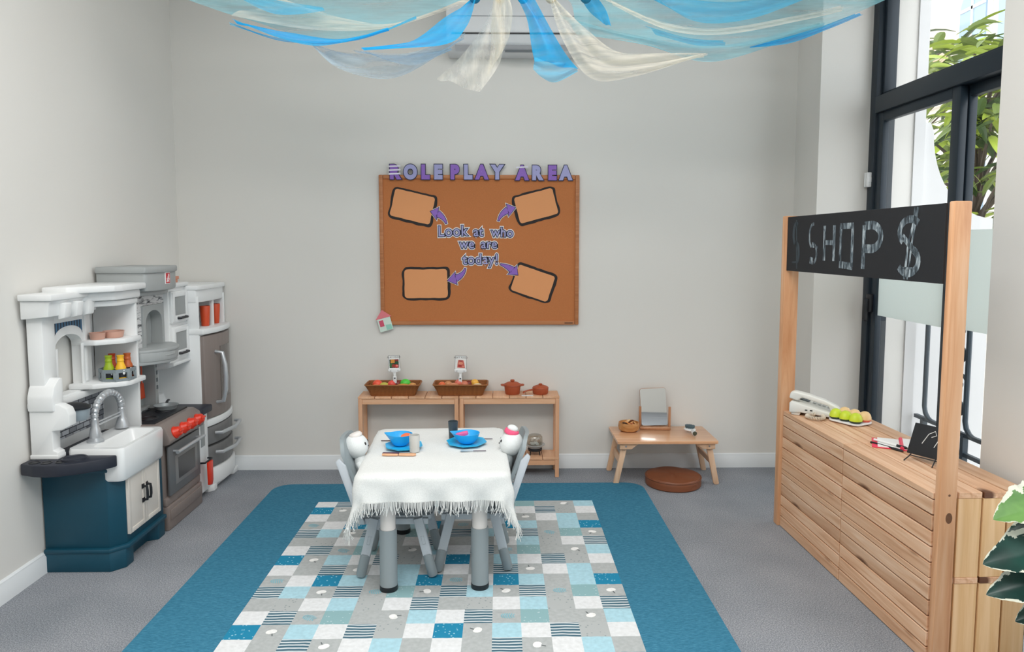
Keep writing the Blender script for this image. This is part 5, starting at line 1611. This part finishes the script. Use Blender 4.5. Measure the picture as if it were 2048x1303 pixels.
def arrow(tail, ctrl, tip, label):
    T, Cc, P = [Vector(BP(*q)) for q in (tail, ctrl, tip)]
    lo = (T.x, BY - .0145, min(T.y, P.y))
    rt_ = thing('paper_arrow', lo, label, 'paper arrow', 'purple arrows on the cork board')
    def shape(g, back):
        L_, Rr = [], []
        n = 10; te = 0.68
        for k in range(n + 1):
            t = te * k / n
            p = T * (1 - t) ** 2 + Cc * 2 * t * (1 - t) + P * t * t
            d = ((Cc - T) * (1 - t) + (P - Cc) * t).normalized()
            nn = Vector((-d.y, d.x)); w = 0.003 + 0.016 * (k / n) + g
            if k == 0: p = p - d * g
            L_.append(p + nn * w); Rr.append(p - nn * w)
        d = (P - Cc).normalized(); nn = Vector((-d.y, d.x))
        b = T * (1 - te) ** 2 + Cc * 2 * te * (1 - te) + P * te * te
        pts = L_ + [b + nn * (0.036 + g * 1.6) - d * g, P + d * g * 1.6, b - nn * (0.036 + g * 1.6) - d * g] + Rr[::-1]
        y = BY - 0.0155 - back
        m_ = MB()
        for k in range(n):
            m_.prism([tuple(q) for q in (L_[k], L_[k + 1], Rr[k + 1], Rr[k])], 'y', y - .001, y)
        m_.prism([tuple(q) for q in (b + nn * (0.036 + g * 1.6) - d * g, P + d * g * 1.6, b - nn * (0.036 + g * 1.6) - d * g)], 'y', y - .001, y)
        return m_
    shape(0.0065, 0.0).build('arrow_backing', WPAP, rt_, lo, smooth=0)
    shape(0.0035, 0.0014).build('arrow_outline', NAVYI, rt_, lo, smooth=0)
    shape(0.0, 0.0028).build('arrow_face', PUR, rt_, lo, smooth=0)
def card(cx, cy, w, h, rot, label, seed):
    x, z = BP(cx, cy)
    lo = (x, BY - .0142, z)
    rt_ = thing('paper_card', lo, label, 'paper card', 'blank cards on the cork board', 0)
    rr_ = random.Random(seed)
    ca, sa = math.cos(rot), math.sin(rot)
    def ring(w_, h_, r, amp, sh=(0, 0)):
        out = []
        base = rrect(-w_ / 2, w_ / 2, -h_ / 2, h_ / 2, r, 5)
        P = []
        for i in range(len(base)):
            a, b_ = Vector(base[i]), Vector(base[(i + 1) % len(base)])
            ns = max(1, int((b_ - a).length / .012))
            for k in range(ns): P.append(a + (b_ - a) * k / ns)
        for i, p in enumerate(P):
            q = p * (1 + amp * noise.noise(Vector((p.x * 26 + seed * 7, p.y * 26, seed))))
            q = q + Vector(sh)
            out.append((x + q.x * ca - q.y * sa, z + q.x * sa + q.y * ca))
        return out
    MB().prism(ring(w, h, .030, .05), 'y', BY - .0155, BY - .0142).build('card_border', BBR, rt_, lo, smooth=0)
    MB().prism(ring(w - .030, h - .028, .016, .03, (rr_.uniform(-.003, .003), rr_.uniform(-.003, .003))), 'y', BY - .0168, BY - .0155).build('card_face', PEACH, rt_, lo, smooth=0)
card(316, 372, .272, .193, R(-13.5), 'blank peach card with a black border, at the top left of the cork board', 1)
card(1199, 366, .266, .186, R(15), 'blank peach card with a black border, at the top right of the cork board', 2)
card(407, 926, .288, .200, R(0.5), 'blank peach card with a black border, at the bottom left of the cork board', 3)
card(1182, 921, .262, .190, R(-19), 'blank peach card with a black border, at the bottom right of the cork board', 4)
arrow((556, 490), (530, 420), (443, 403), 'purple paper arrow pointing at the top left card')
arrow((930, 470), (955, 395), (1052, 376), 'purple paper arrow pointing at the top right card')
arrow((690, 815), (670, 885), (562, 903), 'purple paper arrow pointing at the bottom left card')
arrow((945, 785), (1010, 800), (1070, 862), 'purple paper arrow pointing at the bottom right card')
hx, hz = BP(100, 1190)
hl = (hx, BY - .023, hz - .06)
ho = thing('paper_house', hl, 'small paper house with a pink roof on the lower left corner of the cork board', 'paper cut-out')
Mh = Matrix.Translation((hx, 0, hz)) @ Matrix.Rotation(R(-15), 4, 'Y')
MB().prism([(-.040, -.066), (.040, -.066), (.040, .018), (-.040, .018)], 'y', BY - .026, BY - .0245, mtx=Mh).build('house_wall', plain('mint_card', (208, 226, 214), 0.6), ho, hl, smooth=0)
MB().prism([(-.050, .012), (.050, .012), (.004, .062)], 'y', BY - .0275, BY - .0262, mtx=Mh).build('house_roof', plain('pink_card', (222, 122, 130), 0.6), ho, hl, smooth=0)
MB().prism([(-.032, -.036), (-.006, -.036), (-.006, .002), (-.032, .002)], 'y', BY - .0275, BY - .0262, mtx=Mh).build('house_door', plain('rose_card', (206, 82, 108), 0.6), ho, hl, smooth=0)
MB().prism([(.002, -.062), (.036, -.062), (.036, -.034), (.002, -.030)], 'y', BY - .0275, BY - .0262, mtx=Mh).build('house_garden', plain('sea_green_card', (150, 208, 190), 0.6), ho, hl, smooth=0)

# ------------------------------------------------------------------ tulle swags under the ceiling
def RP(px, py, y):
    """photo pixel -> point on the plane at distance y in front of the camera's wall of origin"""
    p, yw = R(4.8), R(0.952)
    fw = Vector((math.sin(yw) * math.cos(p), math.cos(yw) * math.cos(p), -math.sin(p)))
    rt = Vector((math.cos(yw), -math.sin(yw), 0)); up = rt.cross(fw)
    d = fw + rt * ((px - 1024) / 1440) + up * ((608.9 - py) / 1440)
    t = y / d.y
    return Vector((d.x * t, y, 1.375 + d.z * t))
def spline(pts, t):
    n = len(pts) - 1
    s = t * n; i = min(int(s), n - 1); f = s - i
    P = [Vector(pts[max(0, min(n, i + k))]) for k in (-1, 0, 1, 2)]
    return 0.5 * ((2 * P[1]) + (P[2] - P[0]) * f + (2 * P[0] - 5 * P[1] + 4 * P[2] - P[3]) * f * f + (3 * P[1] - P[0] - 3 * P[2] + P[3]) * f ** 3)
T_BLUE = tulle('blue_tulle', (52, 186, 244), 0.84, (3, 3, 40), 0.2)
T_MID = tulle('mid_blue_tulle', (96, 200, 238), 0.62, (3, 3, 30), 0.35)
T_AQUA = tulle('aqua_tulle', (160, 222, 234), 0.56, (2, 3, 26), 0.45)
T_IVORY = tulle('ivory_tulle', (240, 236, 222), 0.52, (2, 3, 40), 0.6)
T_THIN = tulle('thin_ivory_tulle', (238, 236, 226), 0.15, (16, 3, 6), 0.7)
T_THIN2 = tulle('half_thin_ivory_tulle', (240, 234, 216), 0.34, (20, 3, 4), 0.6)
T_NET = tulle('thin_grey_blue_net', (190, 214, 226), 0.26, (3, 3, 20), 0.5)
def swag(name, label, mat, up_, lo_, y, ripple=0.02, tilt=0.10, rows=18, colsn=44, fold=9):
    """strip of net between an upper and a lower hanging line; it leans away from the room and is gathered in folds"""
    mb = MB()
    sd = hash_seed(label)
    def fn(a, b_):
        u = spline(up_, a); l = spline(lo_, a)
        px = u.x + (l.x - u.x) * b_; py = u.y + (l.y - u.y) * b_
        p = RP(px, py, y)
        dy = tilt * (0.5 - b_) + ripple * math.sin(b_ * fold + 2.2 * math.sin(a * 3 + sd) + sd)
        # the fold moves the cloth in depth and a little up and down
        return (p.x, p.y + dy, p.z + ripple * 0.15 * math.cos(b_ * fold * 1.3 + sd))
    mb.sheet(fn, colsn, rows)
    return single(mb, name, mat, label, 'drape', 'tulle swags under the ceiling', smooth=180)
def hash_seed(s): return sum(ord(c) * (i + 1) for i, c in enumerate(s)) % 628 / 100
V = lambda *q: [Vector((a, b_)) for a, b_ in q]
swag('tulle_swag', 'wide aqua tulle swag reaching from the left wall to the centre', T_AQUA, V((300, -60), (520, -70), (760, -60), (930, -40)), V((352, -2), (500, 48), (700, 92), (930, 5)), 3.30)
swag('tulle_swag', 'ivory tulle swag between the blue bands on the left', T_IVORY, V((560, -10), (690, 28), (800, 36), (950, -20)), V((470, 38), (620, 66), (780, 62), (960, 5)), 3.22, 0.015)
swag('tulle_swag', 'light blue tulle streak high in the left swag', T_MID, V((420, -30), (540, -10), (640, 8)), V((470, -6), (560, 38), (655, 28)), 3.18, 0.012)
swag('tulle_swag', 'slim teal blue tulle streak beside the ivory swag on the left', T_MID, V((450, 42), (560, 70), (700, 72), (830, 30)), V((470, 52), (580, 90), (720, 86), (835, 40)), 3.14, 0.010)
swag('tulle_swag', 'deep blue tulle band lowest on the far left', T_BLUE, V((466, 40), (560, 54), (680, 70), (775, 54)), V((474, 46), (570, 84), (660, 98), (780, 64)), 3.10, 0.012)
swag('tulle_swag', 'bright blue tulle band running down left from its knot', T_BLUE, V((944, -8), (890, 22), (820, 72), (725, 92)), V((955, -4), (935, 60), (885, 98), (728, 104)), 3.04, 0.014)
swag('tulle_swag', 'thin grey-blue net hanging lowest on the left', T_NET, V((620, 84), (700, 96), (800, 98), (930, 60)), V((632, 98), (690, 146), (800, 160), (925, 88)), 3.12, 0.02)
swag('tulle_swag', 'pale blue net under the bright band on the left', T_NET, V((700, 96), (800, 100), (900, 92)), V((745, 112), (830, 138), (905, 104)), 3.08, 0.012)
swag('tulle_tail', 'faint ivory tulle tail left of centre', T_THIN, V((990, -6), (960, 50), (915, 110), (870, 150)), V((1012, -4), (1008, 70), (1000, 130), (960, 190)), 3.02, 0.02)
swag('tulle_tail', 'narrow gathered ivory tulle tail hanging straight from its knot', T_THIN2, V((986, -8), (982, 40), (980, 100), (972, 150)), V((1014, -8), (1024, 30), (1020, 72), (1008, 104)), 2.98, 0.016)
swag('tulle_tail', 'bright blue tulle tail hanging in the middle', T_BLUE, V((1034, -10), (1054, 30), (1064, 90), (1070, 118)), V((1062, -10), (1094, 50), (1130, 110), (1155, 142)), 2.96, 0.014, 0.04)
swag('tulle_tail', 'paler blue hem under the bright blue tail', T_MID, V((1070, 112), (1100, 122), (1130, 126), (1150, 128)), V((1066, 140), (1084, 156), (1112, 164), (1156, 143)), 2.955, 0.008, 0.02)
swag('tulle_swag', 'wide aqua tulle swag reaching from the centre to the window', T_AQUA, V((1130, -40), (1320, -60), (1560, -60), (1830, -50)), V((1150, 50), (1330, 100), (1560, 88), (1790, -6)), 3.30)
swag('tulle_swag', 'second aqua tulle layer low on the right', T_AQUA, V((1120, 20), (1260, 60), (1440, 84), (1650, 40)), V((1160, 80), (1290, 100), (1425, 132), (1640, 58)), 3.20, 0.02)
swag('tulle_swag', 'sky blue tulle swag high on the right', T_MID, V((1250, -40), (1350, -24), (1480, -10), (1600, -30)), V((1290, -6), (1380, 50), (1490, 46), (1600, 6)), 3.24, 0.02)
swag('tulle_swag', 'narrow bright blue tulle ribbon right of the ivory swag', T_BLUE, V((1160, -12), (1180, 20), (1208, 46)), V((1186, -12), (1210, 22), (1222, 54)), 3.08, 0.006, 0.03, 6, 20)
swag('tulle_swag', 'mid blue tulle patch in the middle of the right swag', T_MID, V((1290, 46), (1370, 70), (1450, 78)), V((1320, 78), (1390, 96), (1448, 94)), 3.14, 0.010, 0.05)
swag('tulle_swag', 'deep blue tulle edge low on the right near the window', T_BLUE, V((1500, 92), (1570, 72), (1640, 52), (1715, 24)), V((1505, 97), (1575, 90), (1650, 62), (1722, 32)), 3.16, 0.008, 0.04)
swag('tulle_swag', 'long ivory tulle streak across the right swag', T_IVORY, V((1210, -10), (1320, 36), (1440, 52), (1600, 26), (1690, 6)), V((1226, 14), (1340, 66), (1450, 74), (1600, 46), (1680, 26)), 3.10, 0.012, 0.06)
swag('tulle_swag', 'full ivory tulle swag sweeping right from its knot', T_IVORY, V((1108, -8), (1170, 40), (1240, 92), (1330, 96), (1420, 104)), V((1094, -6), (1122, 80), (1180, 160), (1270, 156), (1400, 116)), 3.00, 0.022, 0.1, 22, 48, 13)
KD = plain('teal_knot_cloth', (16, 120, 160), 0.8, var=0.1)
KI = plain('ivory_knot_cloth', (232, 216, 186), 0.8, var=0.05)
knots = thing('drape_hoop', (0.03, 3.05, 2.44), 'bar with blue and ivory fabric knots gathering the tulle', 'drape hoop')
ko = (0.03, 3.05, 2.44)
MB().tube([(-0.30, 3.06, 2.475), (0.35, 3.06, 2.475)], 0.012, 12).build('bar', WHITEP, knots, ko)
for px, m_ in ((950, KD), (1000, KI), (1046, KD), (1102, KI), (1172, KD)):
    p = RP(px, -8, 3.02)
    MB().ball((p.x, p.y, p.z + 0.015), 0.030, 0.030, 0.045, 14, 10).build('knot', m_, knots, ko, smooth=60)
for x in (-0.28, 0.33):
    MB().tube([(x, 3.06, 2.48), (x, 3.06, 3.12)], 0.003, 6).build('cord', WHITEP, knots, ko)

# ------------------------------------------------------------------ air conditioner
ac = thing('air_conditioner', (0.10, D - 0.1, 2.47), 'white wall air conditioner behind the tulle on the back wall', 'air conditioner')
ao = (0.10, D - 0.1, 2.47)
MB().prism([(D - .005, 2.46), (D - .12, 2.465), (D - .19, 2.50), (D - .21, 2.56), (D - .21, 2.74), (D - .19, 2.77), (D - .005, 2.77)], 'x', -0.30, 0.50, 0.008).build('casing', plain('ac_white', (220, 222, 224), 0.4), ac, ao)
MB().prism([(D - .188, 2.492), (D - .140, 2.470), (D - .136, 2.474), (D - .184, 2.497)], 'x', -0.25, 0.44).build('louvre', plain('ac_flap', (196, 198, 202), 0.4), ac, ao)
MB().box(-0.27, 0.46, D - .2125, D - .205, 2.545, 2.552).build('outlet_slot', BLACK, ac, ao)
MB().prism([(D - .150, 2.462), (D - .142, 2.462), (D - .142, 2.470), (D - .150, 2.470)], 'x', 0.03, 0.20).build('lower_slot', DGREYP, ac, ao)
MB().box(-0.27, 0.46, D - .2115, D - .205, 2.64, 2.643).build('panel_seam', DGREYP, ac, ao)

# ------------------------------------------------------------------ on the shop counter
CTZ = 0.5745
PHW = plain('phone_ivory', (226, 226, 220), 0.35, var=0.01)
ph = thing('telephone', (1.495, 3.335, CTZ), 'white corded desk telephone at the far end of the shop counter', 'telephone', None, R(-32))
m = MB()
m.prism([(-.105, .012), (-.105, .058), (-.095, .066), (.098, .022), (.108, .012), (.10, .0045), (.0, .012), (-.06, .016)], 'y', -0.085, 0.085, 0.005)
m.prism([(-.095, 0.0), (-.06, 0.0), (-.052, .020), (-.10, .020)], 'y', -0.075, 0.075, 0.003)
m.box(.085, .10, -.075, .075, 0.0, .010, 0.002)
pb = m.build('phone_base', PHW, ph)
Mp = Matrix.Translation((0, 0, .0455)) @ Matrix.Rotation(R(12.8), 4, 'Y')
m = MB()
for i in range(3):
    for j in range(4): m.box(-.015 + j * .022, 0.0 + j * .022, .005 + i * .024, .021 + i * .024, .0005, .006, 0.001, mtx=Mp)
m.build('keypad', plain('pale_grey_keys', (198, 200, 200), 0.4), pb)
MB().box(-.080, -.03, .0, .07, .0005, .003, 0.001, mtx=Mp).build('display', DGREYP, pb)
m = MB()
for k in (0, 1): m.box(-.035 + k * .022, -.024 + k * .022, -.0865, -.0845, .028, .033)
m.build('port', BLACK, pb)
Mh = Matrix.Translation((0.0, -.05, .052)) @ Matrix.Rotation(R(12.8), 4, 'Y')
m = MB()
m.prism([(-.112, .000), (-.112, .030), (-.095, .040), (-.03, .043), (.04, .040), (.098, .028), (.118, .014), (.115, .0), (.075, .0), (.062, .018), (-.058, .020), (-.072, .0)], 'y', -0.023, 0.023, 0.007, 3, mtx=Mh)
m.build('handset', PHW, ph, smooth=50)
m = MB()
base = [(0.02, -.088, .020), (-0.01, -.115, .012), (-0.045, -.125, .012), (-.07, -.105, .012), (-.06, -.085, .012)]
base = [(0.045, -.09, .014), (.052, -.125, .012), (.025, -.15, .012), (-.01, -.14, .012), (-.02, -.108, .012), (.01, -.092, .018)]
dense = []
N_ = 220
for k in range(N_ + 1):
    c = spline([Vector(b_) for b_ in base], k / N_)
    c2 = spline([Vector(b_) for b_ in base], min(1, k / N_ + .002)); t = (c2 - c)
    if t.length < 1e-6: t = Vector((1, 0, 0))
    t.normalize(); s_ = t.cross(Vector((0, 0, 1))).normalized(); w = k * 2 * math.pi / 7
    dense.append(c + s_ * .007 * math.cos(w) + Vector((0, 0, 1)) * .007 * math.sin(w))
m.tube(dense, 0.0021, 5)
m.build('coiled_cord', plain('cream_cord', (216, 204, 186), 0.5), ph, smooth=60)

ey = Vector((1.577, 3.165, CTZ))
m = MB().prism(rrect(-.078, .078, -.062, .062, .03), 'z', 0.004, 0.012, 0.003)
for x in (-.05, 0, .05):
    for y in (-.03, .03): m.lathe([(0.016, 0.0), (0.022, 0.010)], (x, y, 0), 16)
Me = Matrix.Translation(ey) @ Matrix.Rotation(R(-62), 4, 'Z')
for i, v in enumerate(m.v): m.v[i] = tuple(Me @ Vector(v))
single(m, 'toy_tray', WHITEP, 'white tray of lime and peach toy eggs on the shop counter', 'tray')
LIME, LIMED = plain('lime_rubber', (200, 220, 54), 0.45), plain('dark_green_rubber', (46, 60, 40), 0.5)
PCH, PCHD = plain('peach_rubber', (242, 206, 150), 0.45), plain('coral_rubber', (238, 106, 76), 0.5)
for j, (m1_, m2_, nm) in enumerate(((LIME, LIMED, 'lime green'), (PCH, PCHD, 'peach'))):
    for i, wh in enumerate(('nearest the telephone', 'in the middle', 'nearest the notebook')):
        p = Me @ Vector((-.05 + i * .05, -.031 + j * .062, .0125))
        r_ = thing('toy_egg', p, '%s toy egg %s of its row on the white tray' % (nm, wh), 'toy egg', 'toy eggs on the white tray', R(-62))
        MB().lathe([(0.0001, 0.0), (0.020, 0.0), (0.0255, 0.006), (0.0265, 0.010)], (0, 0, 0), 24, sy=1.1).build('egg_base', m2_, r_, smooth=50)
        MB().lathe([(0.0265, 0.010), (0.0265, 0.018), (0.023, 0.030), (0.016, 0.040), (0.008, 0.044), (0.0001, 0.045)], (0, 0, 0), 24, sy=1.1).build('egg_top', m1_, r_, smooth=60)

# open pink notebook with pens
PKC = plain('pink_cover', (236, 62, 92), 0.4)
nb = thing('notebook', (1.60, 2.79, CTZ), 'open notebook with pink covers and white pages on the counter', 'notebook', None, R(-27))
MB().box(-.105, .0, -.075, .075, 0.0, .003, 0.001).build('cover', PKC, nb)
MB().box(-.085, -.004, -.070, .070, 0.0032, .007).build('page', PAPER, nb)
MB().box(.0, .125, -.078, .078, 0.0, .003, 0.001).build('cover', PKC, nb)
MB().box(.004, .121, -.074, .074, 0.0032, .012).build('page', PAPER, nb)
MB().tube([(0.0, -.078, .008), (0.0, .078, .008)], 0.0075, 10).build('spine', PKC, nb)
def pen(p, rz_, label, body_m, cap_m):
    r_ = thing('pen', p, label, 'pen', 'pens on the notebook', rz_)
    MB().tube([(-.065, 0, .0045), (.035, 0, .0045)], 0.0044, 10).build('barrel', body_m, r_)
    MB().tube([(.035, 0, .0045), (.072, 0, .0045), (.078, 0, .0045)], [0.005, 0.005, 0.003], 10).build('cap', cap_m, r_)
pen((1.523, 2.768, CTZ + .0), R(-66), 'black pen lying nearest the counter edge by the notebook', BLACK, BLACK)
pen((1.545, 2.782, CTZ + .0076), R(-64), 'black and white pen lying on the left page of the notebook', PAPER, BLACK)
# small chalkboard on a wire easel
es = thing('small_easel', (1.572, 2.575, CTZ), 'small black chalkboard on a wire easel behind the near shop post', 'easel', None, R(-60))
Mx = Matrix.Translation((0, -.022, .024)) @ Matrix.Rotation(R(-25), 4, 'X')
bdm = MB().box(-.060, .062, -.003, .003, 0.0, .118, 0.001, mtx=Mx).build('board', CHALKB, es)
m = MB()
m.tube([Mx @ Vector((x, -.004, z)) for x, z in ((-.015, .045), (.0, .085), (.02, .10), (.028, .085), (.012, .075))], 0.0014, 5)
m.tube([Mx @ Vector((x, -.004, z)) for x, z in ((.03, .04), (.045, .088), (.06, .095))], 0.0014, 5)
m.build('chalk_squiggle', PAPER, bdm)
for s in (-.045, .045):
    MB().tube([(s * 1.15, -.055, 0.0015), (s, -.024, .020), (s, .028, .118), (s * .4, .036, .124)], 0.0022, 6).build('leg', BLACK, es)
MB().tube([(.01, .036, .118), (.015, .085, .0015)], 0.0022, 6).build('leg', BLACK, es)
MB().tube([(-.046, -.030, .020), (.055, -.030, .020)], 0.002, 6).build('ledge', BLACK, es)

# ------------------------------------------------------------------ variegated plant at the lower right
def plant_leaf_mat(n, base, hi):
    m, nt, b = new_mat(n)
    v = coords(nt, (9, 9, 9), island=False)
    f = noise_tex(nt, v, 1.0, 3, 0.4)
    nt.links.new(ramp(nt, f, [(0.35, base), (0.68, hi)]), b.inputs['Base Color'])
    b.inputs['Roughness'].default_value = 0.35
    return m
PLG = [plant_leaf_mat('dark_monstera_green', '0c2a26', '1d4a42'), plain('leaf_cream_margin', (222, 224, 208), 0.4, var=0.04), plant_leaf_mat('bright_monstera_green', '3f7036', '74a258')]
plo = (1.62, 1.86, 0.0)
plant = thing('variegated_plant', plo, 'large-leaved plant with white-edged green leaves beside the near pillar', 'plant')
m = MB(); m.lathe([(0.0001, 0), (0.085, 0), (0.09, 0.01), (0.108, 0.20), (0.112, 0.20), (0.112, 0.215), (0.100, 0.215), (0.098, 0.19), (0.0001, 0.188)], (0, 0, 0), 32)
m.build('pot', plain('white_ceramic', (226, 226, 222), 0.3), plant)
def big_leaf(root_p, tip, width, droop, dark, seed, roll=0.0):
    r_ = random.Random(seed)
    a = Vector(root_p) - Vector(plo); b_ = Vector(tip) - Vector(plo)
    d = b_ - a; L_ = d.length; d.normalize()
    side = d.cross(Vector((0, 0, 1))).normalized()
    side = Matrix.Rotation(roll, 3, d) @ side
    nn = side.cross(d)
    mb = MB()
    nu, nv = 64, 24
    teeth = [r_.uniform(.0, 1) for _ in range(60)]
    vs_, fs_, ms = [], [], []
    for i in range(nu + 1):
        t = i / nu
        w = width * (math.sin(math.pi * (0.06 + 0.94 * t) ** 0.8) ** 0.75)
        c = a + d * (L_ * t) + Vector((0, 0, -droop * (t - t * t * 0.2) * t + droop * .55 * t))
        for j in range(nv + 1):
            s = j / nv * 2 - 1
            q7 = seed * 3.1 + (0 if s > 0 else 50)
            cut = 0.93 + 0.16 * noise.noise(Vector((t * 9, q7, 0))) + 0.07 * noise.noise(Vector((t * 34, q7, 5)))
            ww = w * (1 + (cut - 1) * max(0, abs(s) - .5) * 2)
            off = side * (s * ww) + nn * (abs(s) ** 1.5 * w * .28) + d * (abs(s) * w * .35 * (1 - t))
            vs_.append(c + off)
    for i in range(nu):
        for j in range(nv):
            q = i * (nv + 1) + j
            fs_.append((q, q + 1, q + nv + 2, q + nv + 1))
            s = abs((j + .5) / nv * 2 - 1)
            sg = 0 if j * 2 < nv else 50
            edge = 0.80 + 0.30 * noise.noise(Vector((i / nu * 16, seed * 1.7 + sg, 2)))
            white = s > edge
            ms.append(1 if white else (0 if dark else 2))
    mb.v = [tuple(p) for p in vs_]; mb.f = fs_; mb.m = ms
    lf = mb.build('leaf', PLG, plant, smooth=40)
    MB().tube([(0.0, 0.0, 0.18), ((a.x) * .6, a.y * .6, max(.25, a.z * .8)), tuple(a)], [0.007, 0.006, 0.0045], 8).build('stem', plain('leaf_stalk', (74, 110, 62), 0.5), lf)
big_leaf((1.70, 2.02, 0.635), (1.468, 2.06, 0.570), 0.085, 0.05, False, 2, R(-28))
big_leaf((1.72, 2.00, 0.50), (1.437, 2.05, 0.435), 0.085, 0.04, True, 5, R(-40))
big_leaf((1.72, 1.98, 0.43), (1.445, 2.04, 0.345), 0.075, 0.04, True, 9, R(-44))
big_leaf((1.72, 1.96, 0.36), (1.53, 2.03, 0.265), 0.065, 0.03, True, 14, R(-44))
big_leaf((1.70, 2.04, 0.56), (1.535, 2.10, 0.50), 0.055, 0.03, True, 21, R(-20))
big_leaf((1.78, 1.85, 0.50), (1.70, 1.62, 0.50), 0.080, 0.05, True, 31, R(10))
